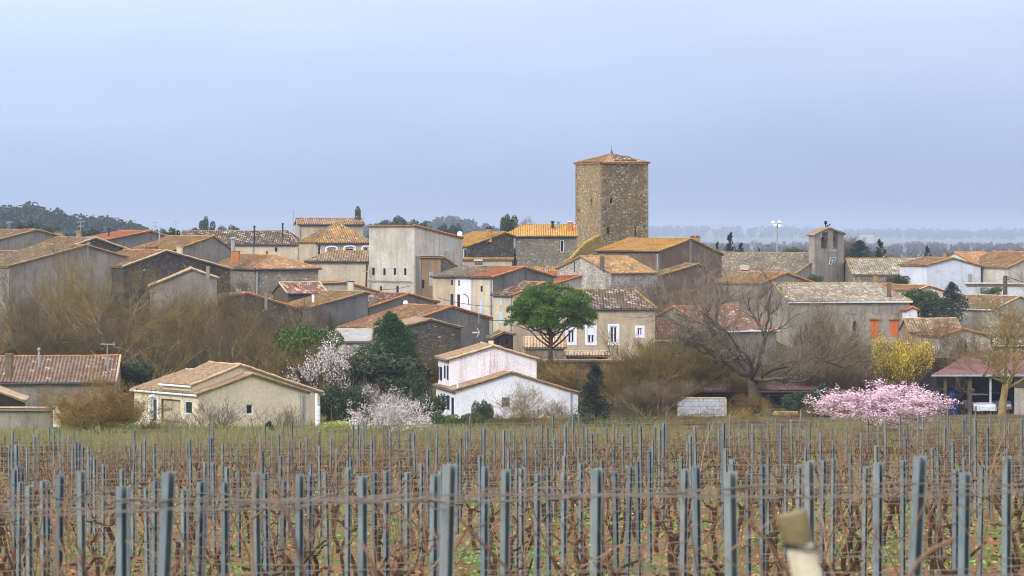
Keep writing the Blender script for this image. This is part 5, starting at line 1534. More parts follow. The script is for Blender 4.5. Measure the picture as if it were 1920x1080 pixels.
for (k_, x, yt, wp, Y, yb, lb_) in (
    ('wands0', 400, 742, 150, 170, 832, 'big fan of bare wands before the cream gable wall'),
    ('wands1', 535, 755, 80, 174, 830, 'bare wand shrub under the right half of the cream gable'),
    ('wands1', 330, 770, 80, 172, 828, 'bare wand shrub before the bungalow porch'),
    ('wands0', 690, 706, 60, 200, 780, 'pale bare shrub before the dark evergreen'),
    ('wands1', 300, 790, 90, 165, 832, 'low bare brush beside the dry-leaved shrub'),
    ('wands0', 470, 800, 80, 168, 834, 'low bare brush below the bungalow window'),
    ('wands1', 130, 750, 90, 178, 815, 'bare shrub behind the cream gate pillar'),
    ('wands0', 60, 735, 100, 182, 812, 'bare shrub above the low boundary wall')):
    tree(k_, x, yt, wp, Y, lb_, 'shrub', 'bare_shrub', 'bare wand shrubs in the gardens', ybase=yb)
tree('bloomw', 735, 747, 126, 160, 'low white blossoming shrub in front of the dark evergreens', 'shrub', 'blossoming_shrub', ybase=832)
tree('bloomw2', 604, 652, 62, 203, 'white blossoming tree growing against the round green shrub', 'tree', 'blossoming_tree')
tree('budding', 982, 716, 120, 190, 'bare shrub with white buds in front of the white house', 'shrub', 'budding_shrub', ybase=806)
tree('budding', 1052, 752, 60, 189, 'small white-budded shrub at the right end of the white gable', 'shrub', 'budding_shrub', ybase=806)
tree('bloomp', 1665, 738, 205, 165, 'wide pink blossoming tree behind the vineyard posts on the right', 'tree', 'blossoming_tree', ybase=822)
tree('yellow', 1688, 648, 86, 209, 'yellow flowering tree below the orange shutters', 'tree', 'flowering_tree')
tree('umbrella', 1032, 534, 148, 226, 'green umbrella pine with domed crown before the beige house', 'tree', 'pine_tree', ybase=683, rz=0)
tree('pine', 727, 588, 112, 222, 'dark green bushy pine with tall pointed crown left of the stone barn gable', 'tree', 'pine_tree', ybase=712)
tree('pine', 770, 640, 60, 220, 'smaller dark pine at the right foot of the tall bushy pine', 'tree', 'pine_tree', ybase=730)
tree('roundgreen', 583, 611, 110, 212, 'round bright green evergreen behind the white blossoming tree', 'shrub', 'evergreen_shrub', ybase=720)
EV = 'dark evergreen shrubs between the cream and white houses'
for (k_, x, yt, wp, Y, yb, lb_) in (
    ('bushdark0', 715, 664, 150, 214, 752, 'broad dark evergreen shrub below the tall bushy pine'),
    ('bushdark1', 660, 672, 90, 213, 760, 'dark evergreen shrub right of the white blossoming tree'),
    ('bushdark1', 770, 690, 80, 210, 790, 'dark evergreen shrub at the left wall of the white house'),
    ('bushdark0', 632, 722, 70, 196, 806, 'blue-green rounded shrub beside the porch column'),
    ('bushdark1', 670, 728, 70, 197, 806, 'dark rounded shrub behind the pale bare wands'),
    ('bushdark0', 805, 738, 50, 190, 800, 'small dark shrub at the left corner of the white house'),
    ('bushdark1', 300, 655, 120, 224, 720, 'dark undergrowth behind the left roof of the cream bungalow'),
    ('bushdark0', 118, 628, 80, 232, 700, 'dark undergrowth added to darken the wood above the middle of the ribbed brown roof'),  # this and the next three: dark bushes added for contrast in the bare wood
    ('ivybush', 205, 640, 90, 234, 720, 'dark ivy tangle added to darken the wood below the largest olive-tinted bare tree'),
    ('bushdark1', 352, 640, 70, 232, 715, 'dark undergrowth added to darken the wood above the clerestory of the cream bungalow'),
    ('ivybush', 448, 650, 90, 230, 715, 'dark ivy tangle added to darken the wood behind the right half of the cream bungalow'),
    ('ivybush', 520, 660, 70, 228, 740, 'dark ivy tangle behind the ochre thicket'),
    ('bushdark0', 20, 640, 70, 230, 700, 'dark undergrowth behind the brick chimney at the left edge'),
    ('bushdark0', 260, 680, 60, 205, 740, 'dark shrub between the ribbed brown roof and the cream bungalow')):
    tree(k_, x, yt, wp, Y, lb_, 'shrub', 'evergreen_shrub', EV, ybase=yb)
tree('bushbright', 640, 790, 75, 163, 'bright yellow-green shrub left of the white blossoming shrub', 'shrub', 'garden_shrub', ybase=826)
HG = 'garden hedge along the white house'
for i, (k_, x, yt, wp, lb_) in enumerate((('bushgreen0', 822, 776, 60, 'green hedge shrub left of the white gable corner'), ('bushgreen1', 868, 775, 60, 'dark green hedge shrub under the white gable'), ('bushdark0', 906, 752, 34, 'small dark round shrub against the white gable'),
      ('bushgreen0', 915, 780, 55, 'green hedge shrub left of the ochre brush'), ('bushgreen1', 1050, 786, 50, 'low green hedge shrub below the white-budded shrub'), ('bushgreen0', 1090, 776, 50, 'low green shrub left of the dark cypress bush'), ('bushgreen1', 1145, 786, 60, 'low green shrub right of the dark cypress bush'), ('bushgreen0', 1195, 784, 60, 'low green shrub under the golden bare tree'), ('bushgreen1', 780, 800, 50, 'low green shrub beside the low white blossoming shrub'))):
    tree(k_, x, yt, wp, 182 if i != 2 else 194, lb_, 'shrub', 'hedge_shrub', HG, ybase=816)
for x, wp, yt, lb_ in ((965, 80, 776, 'ochre brush in front of the white-budded shrub'), (1020, 60, 784, 'ochre brush right of the white-budded shrub'), (1300, 110, 776, 'ochre brush in front of the block wall'), (1400, 90, 772, 'ochre brush at the foot of the gnarled tree'), (1490, 80, 772, 'ochre brush before the plank stack')):
    tree('shrub0', x, yt, wp, 178, lb_, 'shrub', 'ochre_brush', 'ochre brush along the field edge', ybase=822)
tree('cypressbush', 1116, 684, 58, 199, 'dark upright cypress bush right of the white house', 'tree', 'cypress_bush', ybase=792)
tree('cypressbush', 505, 790, 28, 171, 'small dark stub of a conifer before the cream gable', 'shrub', 'conifer_shrub', ybase=836)
tree('cypress', 965, 466, 10, 300, 'tiny dark cypress in front of the long stone house', 'tree', 'cypress')
tree('cypress', 1810, 638, 15, 226, 'small dark cypress beside the pale grey gable', 'tree', 'cypress')
tree('cedar', 1785, 530, 62, 268, 'blue-green cedar in front of the long stone house', 'tree', 'cedar_tree', ybase=602)
for (k_, x, yt, wp, Y, yb, lb_) in (
    ('bushdark0', 1722, 543, 80, 271, 606, 'grey-green holm oak left of the blue-green cedar'),
    ('bushdark1', 1738, 513, 56, 305, 545, 'dark evergreen against the long stone house wall'),
    ('bushdark0', 1690, 516, 44, 306, 545, 'ivy-green evergreen at the left part of the long stone wall'),
    ('bushgreen0', 1528, 514, 30, 305, 535, 'small green shrub at the church gable foot'),
    ('bushgreen1', 1856, 538, 40, 292, 556, 'pointed green shrub before the blue-white garden wall'),
    ('ivybush', 1328, 610, 110, 222, 690, 'dark tangled ivy-grown bush left of the gnarled tree'),
    ('bushdark1', 1545, 720, 70, 200, 788, 'dark shrub left of the pink blossoming tree'),
    ('bushdark0', 1500, 735, 60, 203, 788, 'dark low shrub before the timber shed')):
    tree(k_, x, yt, wp, Y, lb_, 'shrub', 'evergreen_shrub', ybase=yb)
for (k_, x, yt, wp, Y, yb, lb_) in (
    ('cedar', 1612, 451, 66, 352, 500, 'dark green conifer right of the bell gable'),
    ('windbent', 1654, 449, 24, 350, 500, 'ragged dark cypress right of the conifer behind the church'),
    ('windbent', 1369, 436, 24, 350, 490, 'ragged wind-bent dark conifer left of the church nave'),
    ('windbent', 1345, 453, 14, 352, 490, 'small ragged conifer just right of the big brown house'),
    ('windbent', 1386, 455, 18, 352, 490, 'short ragged conifer right of the taller wind-bent one'),
    ('windbent', 1424, 464, 8, 352, 490, 'tiny dark conifer on the nave ridge line'),
    ('windbent', 1742, 461, 18, 354, 505, 'little dark conifer behind the long stone house roof'),
    ('bushgreen0', 1490, 464, 40, 350, 500, 'green shrub tops behind the nave ridge'),
    ('brown0', 1590, 447, 40, 356, 500, 'brown bare tree between bell gable and conifer')):
    tree(k_, x, yt, wp, Y, lb_, 'tree', 'conifer' if k_ in ('windbent', 'cedar') else 'backdrop_tree', 'trees on the skyline behind the church', ybase=yb)
tree('bushdark0', 953, 403, 26, 430, 'grey-green roundish tree on the skyline left of the tower', 'tree', 'skyline_tree', ybase=455)
tree('brown2', 985, 414, 44, 428, 'brown bare tree on the skyline left of the tower', 'tree', 'skyline_tree', ybase=455)
tree('bushdark1', 388, 407, 32, 640, 'lone round pine on the skyline above the mottled brown roof', 'tree', 'skyline_tree', ybase=452)
for x, yt, wp, Y, lb_ in ((320, 428, 34, 340, 'green tree top right of the orange roof on the skyline'), (58, 418, 30, 360, 'dark tree top above the far left gable'), (38, 418, 16, 360, 'small dark tree top at the far left skyline'), (365, 428, 30, 640, 'dark tree top left of the lone round pine'), (432, 423, 34, 640, 'low dark tree top right of the lone round pine'), (95, 425, 30, 420, 'dark tree behind the far left chimneys'), (170, 430, 40, 420, 'dark tree behind the far left antenna')):
    tree('bushdark0', x, yt, wp, Y, lb_, 'tree', 'skyline_tree', 'dark tree tops on the left skyline', ybase=470)
for x, yt, wp, Y, lb_ in ((715, 418, 40, 620, 'dark pine behind the left edge of the blank grey building'), (745, 407, 46, 640, 'tall dark pine crown above the blank grey building'), (775, 414, 40, 640, 'dark pine right of the tall crown above the blank building'), (800, 416, 34, 600, 'dark pine above the sloping roof of the blank building'), (835, 421, 30, 600, 'round dark pine left of the roof dish'), (858, 420, 28, 600, 'dark pine just above the roof dish')):
    tree('bushdark0' if x % 2 else 'bushdark1', x, yt, wp, Y, lb_, 'tree', 'skyline_tree', 'dark pines behind the blank grey building', ybase=475)

# far woods: too many trees to count, one mass each
def wood(name, label, tab, y0, y1, x0, x1, n, hs, mat, leafs, size, dens=1):
    rd = random.Random(hash(label) % 1000 if False else len(label)); mb = MB()
    for i in range(n):
        px = rd.uniform(x0, x1); Y = rd.uniform(y0, y1); X = (px - 960) / F * Y; z = terrain(X, Y)
        if tab and lerp_tab(tab, px) < -14.5: continue
        h_ = rd.uniform(*hs); wv = h_ * rd.uniform(.35, .6)
        cl = [((X + rd.uniform(-.4, .4) * wv, Y, z + h_ * rd.uniform(.35, .8)), (wv * rd.uniform(.45, .8), wv * .6, h_ * rd.uniform(.22, .34))) for j in range(4)]
        cloud(mb, rd, cl, leafs, size, .8, .6)
    o = link(name, mb.mesh(name, M[mat])); tag(o, label, None, None, 'stuff')
wood('hill_wood', 'dark evergreen wood covering the hazy hill at far left', CREST_A, 860, 1220, -260, 345, 560, (6.5, 11), 'forest', 130, 1.5)
wood('hill_wood', 'bluish wood on the hazy hill behind the blank building', CREST_B, 1800, 2360, 560, 1130, 420, (7, 12), 'forest', 110, 2.4)
wood('plain_wood', 'round wooded clump in the haze behind the wind-bent conifers', None, 820, 900, 1325, 1470, 26, (8, 11), 'forest', 300, 1.1)
wood('plain_wood', 'grey-brown winter woods across the hazy plain at right', None, 1300, 3400, 1220, 2150, 700, (6, 9.5), 'forestb', 90, 1.6)
wood('plain_wood', 'faint woods on the far hazy hill at right', CREST_C, 7000, 8700, 1080, 2250, 620, (16, 26), 'forestb', 70, 7)

# ------------------------------------------------------------------ vineyard
def postmat():
    m, t, b = newmat('galvanised_blue_grey_post', .6, .3); n = NT(t)
    oi = n.n('ObjectInfo')
    c = n.ramp(oi.outputs['Random'], [(0, srgb(104, 118, 124)), (0.5, srgb(122, 136, 141)), (1, srgb(136, 146, 146))])
    c = n.mix(1.0, c, n.ramp(n.noise(n.pos((1, 1, .35)), 14, 5, .7), [(0.3, gr(.72)), (0.7, gr(1.2))]), 'MULTIPLY')
    ru = n.ramp(n.noise(n.pos((1, 1, .5), (4, 2, 0)), 6, 6, .8), BW(.6, .74))
    c = n.mix(n.math('MULTIPLY', ru, .6), c, srgb(104, 78, 60))
    n.l(c, b.inputs['Base Color']); return m
M['post'] = postmat()
M['wire'] = plain('rusty_wire', srgb(122, 113, 104), .3, .6, 5)
M['vinewood'] = plain('vine_bark', srgb(72, 54, 42), .4, .95, 8)
M['cane'] = leafmat('vine_canes', [srgb(112, 84, 64), srgb(136, 108, 84), srgb(94, 72, 58), srgb(152, 126, 100)], .8)
ROWS = [8.6, 11.0]
while ROWS[-1] < 98: ROWS.append(ROWS[-1] + 2.25)
SL = 0.1            # the rows run slightly askew
def rowY(i, X): return ROWS[i] + SL * X
POSTS = ((0, 800, ((1220,330,95),(870,440,90),(585,320,70),(435,355,65),(1450,400,60),(305,395,50),(345,430,45),(210,430,55),(145,400,45),(1325,460,50),(1055,440,35),(960,330,30),(880,310,45),(750,270,30),(680,215,28),(660,200,25),(640,165,25),(600,145,25),(572,120,22),(548,110,22),(528,150,20),(115,130,30),(90,170,25),(65,160,22),(105,310,40),(160,295,30),(135,280,30),(460,170,20),(435,200,18),(400,300,20),(975,100,20),(1050,90,22),(1018,115,20),(940,135,15),(910,140,14),(1115,120,22),(1190,165,16),(1228,170,14),(1258,175,20),(1300,135,15),(1355,120,18),(1372,95,20),(1450,120,16),(850,175,15),(808,200,13),(1380,230,28),(1485,255,28),(1125,390,40))),
 (390, 790, ((8,120,22),(25,120,22),(108,160,22),(165,150,14),(215,200,18),(298,120,16),(295,180,18),(378,115,22),(392,210,30),(465,105,18),(512,95,20),(525,255,30),(590,130,18),(625,140,12),(667,135,18),(705,115,14),(770,140,14),(805,180,26),(892,105,20),(908,110,14),(932,195,24),(1012,95,22),(1035,260,26),(1082,120,20),(1100,95,18),(1182,130,22),(1205,100,16),(1282,135,16),(1320,75,20),(1372,125,14),(1458,85,20),(1485,80,22),(1392,280,28),(38,300,30),(140,330,36),(230,350,30),(345,370,65),(410,380,38),(118,440,60),(550,430,45),(585,265,26),(740,305,26),(665,390,65),(735,395,45),(850,370,36),(1015,340,50),(1120,400,80),(1205,370,40),(1285,360,50),(1440,370,45))),
 (780, 780, ((98,120,16),(128,150,12),(155,130,22),(85,240,26),(40,340,30),(232,95,20),(240,160,16),(325,155,24),(300,265,26),(352,115,16),(372,105,18),(462,285,30),(495,88,24),(600,115,14),(635,100,26),(672,228,26),(712,120,18),(787,85,16),(797,150,22),(885,85,14),(870,240,24),(950,85,20),(1002,160,24),(1040,85,14),(1080,68,24),(1150,140,14),(1180,225,26),(1212,68,18),(1238,75,16),(1272,130,22),(1312,110,12),(1378,80,16),(1432,62,18),(1455,75,14),(1495,140,24),(1428,235,22),(1345,310,30),(260,355,100),(130,430,65),(180,400,40),(495,370,60),(650,395,70),(730,320,32),(762,380,45),(880,420,55),(955,370,34),(1075,290,36),(1070,410,50),(1190,340,36),(1305,380,85),(1345,400,50),(1440,400,45))),
 (1170, 770, ((55,110,22),(115,105,26),(157,160,14),(210,205,22),(185,290,32),(258,130,22),(288,88,26),(460,150,16),(480,180,30),(460,225,26),(515,110,26),(500,110,14),(655,110,14),(690,80,18),(722,85,28),(735,195,26),(742,275,30),(795,140,14),(838,100,16),(898,75,16),(932,98,20),(937,160,22),(995,115,16),(995,250,20),(1045,65,16),(1120,90,16),(1138,100,24),(1187,95,14),(1215,165,22),(1270,75,14),(1312,110,16),(1345,78,18),(1315,270,26),(1045,320,30),(790,355,36),(100,365,34),(45,405,40),(415,335,32),(440,425,60),(525,405,65),(770,450,95),(895,460,45),(1000,395,50),(1175,390,32),(1270,400,40),(1340,365,75))),
 (1520, 770, ((60,80,12),(155,65,14),(75,160,26),(165,215,22),(188,70,12),(262,110,18),(298,60,14),(370,160,22),(415,60,18),(492,110,18),(475,250,30),(545,60,20),(645,45,18),(700,95,20),(690,190,24),(738,140,12),(780,65,14),(815,60,18),(855,75,12),(925,45,16),(972,110,22),(1010,40,14),(1105,60,22),(1155,180,22),(1195,55,26),(1280,115,26),(1297,35,14),(1372,55,12),(1437,85,18),(1525,60,24),(1525,210,24),(1032,215,30),(880,270,28),(925,330,34),(1110,340,30),(1280,300,26),(1425,275,26),(290,310,32),(160,350,36),(95,360,40),(405,410,45),(510,380,75),(670,360,45),(790,330,105),(1130,455,85),(1050,430,50),(1425,335,75),(1245,400,40))))
UNIQ = {(0, 0): 'large blurred steel post leaning slightly right at the left of the near row', (0, 1): 'near steel post with its top below the rusty wire, left of the larger leaning one',
        (0, 2): 'near steel post with a dark slot, third large one from the left', (390, 42): 'near steel post with flat top below the right part of the cream gable', (390, 46): 'near steel post wrapped in rusty wire just left of the biggest central post',
        (780, 37): 'tallest blurred steel post left of centre in the near row', (780, 49): 'sturdy blurred steel post below the dark cypress bush', (1170, 40): 'blurred low-topped steel post left of the wooden stake',
        (1170, 45): 'sharp-edged steel post just behind the wooden stake', (1520, 43): 'biggest leaning steel post under the pink blossoming tree', (1520, 44): 'low-topped steel post right of the biggest leaning one', (1520, 46): 'tall straight steel post near the right edge'}
post_bm = MB()
def prof_post():
    w_, d_, t_ = .0275, .06, .004
    o = [(-w_, 0), (0, 0), (0, d_), (w_ - t_, d_), (w_ - t_, .012), (w_, .012), (w_, d_ + t_), (-t_, d_ + t_), (-t_, t_), (-w_ + t_, t_), (-w_ + t_, d_ * .6), (-w_, d_ * .6)]
    return o
pr = prof_post(); n_ = len(pr)
post_bm.add([V((x, y, z)) for z in (0, 1) for x, y in pr], [tuple((i, (i + 1) % n_, n_ + (i + 1) % n_, n_ + i)) for i in range(n_)] + [tuple(n_ + i for i in range(n_))])
POSTME = post_bm.mesh('vineyard_post', M['post'])
used = []
for ox, oy, lst in POSTS:
    for i, (cx, cy, wv) in enumerate(lst):
        x, yt = ox + cx / 3.857, oy + cy / 3.857
        wpx = max(2.6, wv / 3.857 - (1.5 if wv > 40 else .4))
        Y = min(96, F * .055 / wpx)
        best = None
        for ri in range(1, len(ROWS)):
            X = (x - 960) / F * ROWS[ri]; Yr = rowY(ri, X); X = (x - 960) / F * Yr
            hgt = P(x, yt, Yr).z - terrain(X, Yr)
            if not .95 < hgt < 2.1: continue
            s_ = abs(math.log(Yr / Y)) + abs(hgt - 1.5) * .55
            if best is None or s_ < best[0]: best = (s_, Yr, X, hgt)
        if best is None: continue
        _, Yr, X, hgt = best
        o = link('vineyard_post', POSTME); z = terrain(X, Yr) - .15
        o.location = (X, Yr, z); o.scale = (1, 1, hgt + .15)
        o.rotation_euler = (R(RND.gauss(0, .8)), R(RND.gauss(0, .7) + (2.6 if (ox, i) in ((0, 0), (1520, 43), (780, 37)) else 0) - (3 if (ox, i) == (390, 31) else 0)), R(RND.uniform(-14, 14)))
        if o.rotation_euler.y:   # keep the top where the photograph has it
            o.location.x -= tan(o.rotation_euler.y) * (hgt + .15)
        tag(o, UNIQ.get((ox, i), 'blue-grey folded steel vineyard post among the bare vines'), 'vineyard post', 'steel posts of the vineyard')
        used.append((Yr, X))
for ri in range(1, len(ROWS)):
    if ROWS[ri] < 56: continue
    X = -ROWS[ri] * .19 + RND.uniform(0, 4)
    while X < ROWS[ri] * .19:
        Yr = rowY(ri, X)
        if len(used) < 298 and min([abs(X - b) + abs(Yr - a) for a, b in used]) > 2.4:
            hgt = RND.uniform(1.35, 1.75); o = link('vineyard_post', POSTME); o.location = (X, Yr, terrain(X, Yr) - .15); o.scale = (1, 1, hgt + .15)
            o.rotation_euler = (R(RND.gauss(0, .8)), R(RND.gauss(0, .8)), R(RND.uniform(-14, 14)))
            tag(o, 'blue-grey folded steel vineyard post among the bare vines', 'vineyard post', 'steel posts of the vineyard'); used.append((Yr, X))
        X += RND.uniform(4.5, 7.5)
# wires: three to a row
for ri, Y0 in enumerate(ROWS):
    hw = Y0 * .23 + 2.5
    for k_, hz in enumerate((.62, 1.0, 1.42) if Y0 < 45 else (.75, 1.4)):
        pts = []; nseg = 24
        for j in range(nseg + 1):
            X = -hw + 2 * hw * j / nseg; Y = rowY(ri, X)
            pts.append(V((X, Y - .015, terrain(X, Y) + hz + .02 * sin(X * 2.1 + ri * 3 + k_) + .035 * sin(ri * 7.3 + k_))))
        mb = MB(); mb.tube(pts, [.0034 if Y0 < 25 else .0042] * len(pts), 4, cap=False)
        if 10 < Y0 < 16 and (k_ == 2 or Y0 < 12):                                   # tendrils and dry shoots wound round the nearest wires
            rd = random.Random(ri * 10 + k_); 
            for j in range(70 if k_ == 2 else 25):
                a = rd.uniform(0, nseg - 1); i0 = int(a); p = pts[i0].lerp(pts[i0 + 1], a - i0)
                q = p + V((rd.uniform(.05, .25), 0, rd.gauss(0, .012))); md = p.lerp(q, .5) + V((0, rd.gauss(0, .01), rd.gauss(0, .02)))
                mb.tube([p, md, q], [.003, .004, .002], 3, cap=False)
        o = link('trellis_wire', mb.mesh('trellis_wire', M['wire']))
        tag(o, ('lowest ', 'middle ', 'top ')[k_ if Y0 < 45 else k_ * 2] + 'rusty trellis wire strung between the vineyard posts', 'wire', 'trellis wires of the vineyard')

def vine(seed):
    rd = random.Random(seed); T = MB(); C = MB()
    pts = [V((0, 0, -.05))]; q = V((0, 0, 0))
    for i in range(5):
        q = q + V((rd.gauss(0, .035), rd.gauss(0, .03), .115)); pts.append(q.copy())
    T.tube(pts, [.032, .028, .024, .026, .028, .03], 6)
    for sgn in (-1, 1):
        p = pts[-1]; arm = [p]; L = rd.uniform(.14, .32)
        for i in range(3): arm.append(p + V((sgn * L * (i + 1) / 3, rd.gauss(0, .02), (i + 1) * rd.uniform(.02, .09))))
        T.tube(arm, [.024, .015, .011, .008], 5)
        for i in range(rd.randint(3, 5)):
            k = rd.random(); b0 = arm[0].lerp(arm[-1], k); d = V((rd.gauss(sgn * .1, .28), rd.gauss(0, .16), 1)).normalized()
            L2 = rd.choice((.15, .35, .75, .95)) * rd.uniform(.7, 1.2); cp = [b0]; c_ = b0.copy()
            for j in range(4):
                d = (d + V((rd.gauss(0, .16), rd.gauss(0, .1), rd.gauss(-.04, .08)))).normalized(); c_ = c_ + d * L2 / 4; cp.append(c_.copy())
            C.tube(cp, [.0056, .005, .0044, .0036, .0024], 4, cap=False)
            if rd.random() < .5 and L2 > .5:
                c2 = cp[2]; C.tube([c2, c2 + V((rd.gauss(0, .12), rd.gauss(0, .08), .1)), c2 + V((rd.gauss(0, .22), rd.gauss(0, .1), .22))], [.004, .0035, .002], 3, cap=False)
    return T, C
VINES = []
for i in range(9):
    T, C = vine(200 + i); VINES.append((T.mesh('trunk', M['vinewood']), C.mesh('canes', M['cane']), T, C))
spots = []
for ri, Y0 in enumerate(ROWS):
    hw = Y0 * .2 + 3.5; X = -hw
    while X < hw:
        X += RND.uniform(.85, 1.1); Y = rowY(ri, X)
        spots.append((Y, X))
spots.sort()
inside = [q for q in spots if abs(q[1]) < q[0] * .2 + .5]
near = inside[:290]; ns_ = set(near); rest = [q for q in spots if q not in ns_]
for Y, X in near:
    t_, c_, _, _ = RND.choice(VINES)
    o = link('grape_vine', None); o.location = (X, Y, terrain(X, Y)); o.rotation_euler = (0, 0, RND.choice((0, pi)) + RND.gauss(0, .15))
    s_ = RND.uniform(.85, 1.15); o.scale = (s_, s_, s_ * RND.uniform(.9, 1.15))
    tag(o, 'leafless pruned grape vine tied to the trellis wires', 'grape vine', 'bare vines of the vineyard')
    link('trunk', t_, o); link('canes', c_, o)
mb = MB()
for Y, X in rest:
    _, _, T, C = RND.choice(VINES); off = V((X, Y, terrain(X, Y))); s_ = RND.uniform(.85, 1.15); fl_ = RND.choice((-1, 1))
    for B_, mi in ((T, 0), (C, 1)):
        mb.cm = mi; mb.add([off + V((v.x * fl_ * s_, v.y * s_, v.z * s_)) for v in B_.v], B_.f)
o = link('far_vines', mb.mesh('far_vines', [M['vinewood'], M['cane']])); tag(o, 'more distant rows of bare brown vines', None, None, 'stuff')
# weeds, leaf litter and prunings on the soil
mb = MB(); rd = random.Random(77)
for i in range(4200):
    Y = rd.uniform(17, 98) ** 1; X = rd.uniform(-1, 1) * (Y * .2 + .5)
    c = V((X, Y, terrain(X, Y)))
    if sin(X * 1.3 + Y * .4) + sin(Y * 1.1 - X * .6) + rd.gauss(0, .7) < .3: continue
    for j in range(rd.randint(8, 22)):
        p = c + V((rd.gauss(0, .22), rd.gauss(0, .22), rd.uniform(.02, .14))); leaf(mb, p, (rvec(rd) + V((0, -.3, .9))).normalized(), rd.uniform(.05, .11), .6, rd)
o = link('weeds', mb.mesh('weeds', leafmat('weed_leaves', [srgb(78, 108, 48), srgb(112, 142, 72), srgb(92, 124, 60), srgb(138, 160, 92)]))); tag(o, 'green weeds growing between the vine rows', None, None, 'stuff')
mb = MB()
for i in range(16000):
    Y = rd.uniform(17, 98); X = rd.uniform(-1, 1) * (Y * .2 + .5); p = V((X, Y, terrain(X, Y) + rd.uniform(.015, .06)))
    leaf(mb, p, (rvec(rd) * .7 + V((0, 0, 1))).normalized(), rd.uniform(.05, .1), .8, rd)
o = link('leaf_litter', mb.mesh('leaf_litter', leafmat('fallen_leaves', [srgb(150, 96, 48), srgb(186, 130, 76), srgb(120, 74, 40), srgb(206, 164, 110)]))); tag(o, 'fallen vine leaves and prunings on the soil', None, None, 'stuff')
mb = MB()
for i in range(15000):
    Y = rd.uniform(95, 190); X = rd.uniform(-1, 1) * (Y * .21); c = V((X, Y, terrain(X, Y)))
    for j in range(3):
        p = c + V((rd.gauss(0, .3), rd.gauss(0, .3), 0)); h_ = rd.uniform(.12, .4) * (2.2 if rd.random() < .12 else 1); d = V((rd.gauss(0, .1), rd.gauss(0, .1), h_))
        mb.add([p - V((.03, 0, 0)), p + V((.03, 0, 0)), p + d], [(0, 1, 2)])
o = link('meadow_grass', mb.mesh('meadow_grass', leafmat('meadow_grass_blades', [srgb(96, 120, 48), srgb(134, 126, 72), srgb(120, 138, 66), srgb(150, 134, 92)]))); tag(o, 'rough grass beyond the vineyard', None, None, 'stuff')
# dark stakes of the small old vineyard at far left
for i, (x, yt) in enumerate(((3, 832), (9, 818), (19, 833), (30, 828), (44, 836), (58, 830), (66, 822), (78, 838), (96, 830), (104, 828), (88, 842), (52, 842), (13, 842), (36, 842))):
    Y = 95 + (i * 37 % 11); p = P(x, yt, Y); z = terrain(p.x, Y) - .1
    o = link('wooden_stake', None); o.location = (p.x, Y, z); mb = MB(); hgt = max(.9, min(1.6, p.z - z)); mb.tube([V((0, 0, 0)), V((.02, 0, hgt * .6)), V((0, 0, hgt))], [.045, .042, .035], 7)
    link('shaft', mb.mesh('shaft', M['wooddark']), o); tag(o, 'dark thin wooden stake in the small old vineyard at the far left', 'stake', 'dark stakes at far left')
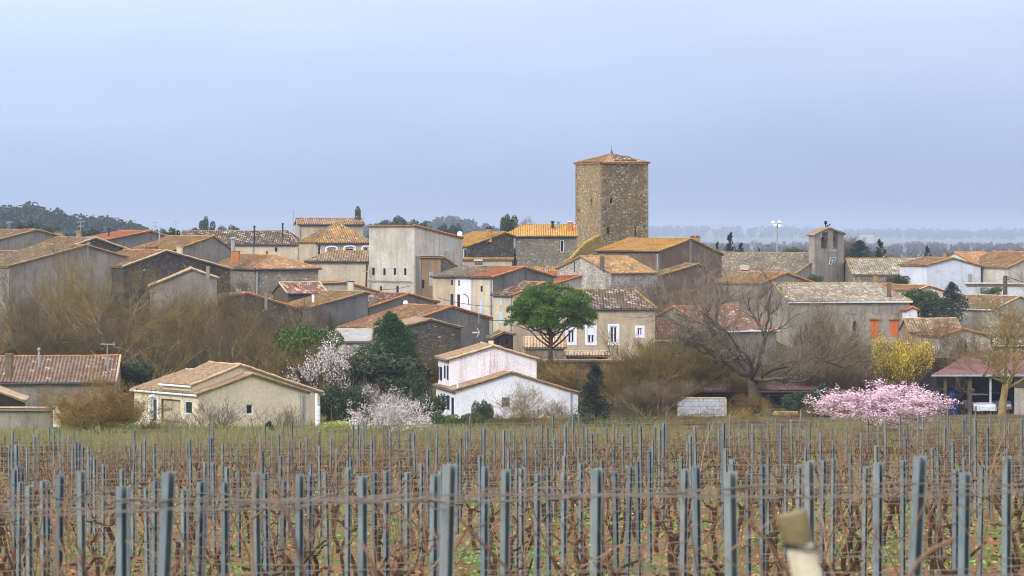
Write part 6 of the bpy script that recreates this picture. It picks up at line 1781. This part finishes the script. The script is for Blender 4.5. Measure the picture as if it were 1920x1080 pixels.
# the big blurred wooden end stake
Ys = 6.2; a_ = P(1483, 962, Ys); b_ = P(1540, 1180, Ys)
st_ = Thing('wooden_stake', 'thick pale wooden stake with mossy top and wire, leaning left in the foreground', 'stake', (b_.x + .1, Ys, terrain(b_.x, Ys)))
M['stakewood'] = stucco('pale_stake_wood', srgb(196, 188, 164), srgb(166, 156, 126), .7, srgb(110, 96, 60), off=3)
M['stakemoss'] = plain('mossy_stake_top', srgb(122, 110, 80), .4, .9, 14)
dirv = (b_ - a_).normalized(); foot = a_ + dirv * ((a_.z - terrain(b_.x, Ys) + .1) / -dirv.z)
mb = MB(); mb.tube([a_ + dirv * .06, a_ + dirv * .2, a_ + dirv * .5, foot], [.032, .035, .04, .05], 12); st_.part('shaft', mb, M['stakewood'], smooth=True)
mb = MB(); mb.tube([a_, a_ + dirv * .02, a_ + dirv * .05, a_ + dirv * .075], [.036, .037, .036, .034], 12); st_.part('mossy_top', mb, M['stakemoss'])
wx = V((1, 0, .1)).normalized(); c = a_ + dirv * .075
for kz in (0, .008, .19):
    mb = MB(); mb.tube([c + dirv * kz + V((.0405 * cos(t_), .0405 * sin(t_), .004 * sin(t_ * 2))) for t_ in [2 * pi * i / 14 for i in range(15)]], [.002] * 15, 5, cap=False); st_.part('wire_tie', mb, M['iron'])
# stray canes close to the camera
for i, (Y, pts_) in enumerate(((7.5, ((1700, 1090), (1722, 1052), (1748, 1030), (1790, 1010))), (9.5, ((1395, 970), (1425, 1000), (1450, 1030), (1478, 1075))), (9, ((520, 930), (545, 985), (560, 1040), (575, 1090))), (9.3, ((680, 1020), (700, 1060), (712, 1100), (720, 1140))), (9.5, ((860, 970), (900, 1015), (950, 1065), (985, 1110))))):
    mb = MB(); pp = [P(x, y, Y) for x, y in pts_]; g_ = P(pts_[-1][0] + 40, 1500, Y)
    if i == 0: pp = [P(1690, 1500, Y)] + pp
    else: pp = pp + [V((pp[-1].x + .1, Y, terrain(pp[-1].x, Y)))]
    mb.tube(pp, [.006] * len(pp), 6)
    o = link('vine_cane', mb.mesh('vine_cane', M['cane'], smooth=True)); tag(o, ('reddish blurred cane beside the biggest leaning post', 'pale blurred cane left of the wooden stake', 'blurred brown cane below the cream gable', 'short blurred cane under the white blossoming shrub', 'long thin blurred cane right of the tallest central post')[i], 'vine cane')

# ------------------------------------------------------------------ haze
hz = MB(); hz.box((0, 7200, 16.0), 20000, 15000, 94)
m = bpy.data.materials.new('haze'); m.use_nodes = True; t = m.node_tree; t.nodes.clear()
oo = t.nodes.new('ShaderNodeOutputMaterial'); pv = t.nodes.new('ShaderNodeVolumePrincipled')
pv.inputs['Color'].default_value = (.56, .66, .84, 1); pv.inputs['Density'].default_value = 0.0002; pv.inputs['Anisotropy'].default_value = 0.0
t.links.new(pv.outputs[0], oo.inputs['Volume'])
o = link('haze', hz.mesh('haze', m)); tag(o, 'thin blue haze over the plain', None, None, 'stuff'); o.display_type = 'WIRE'
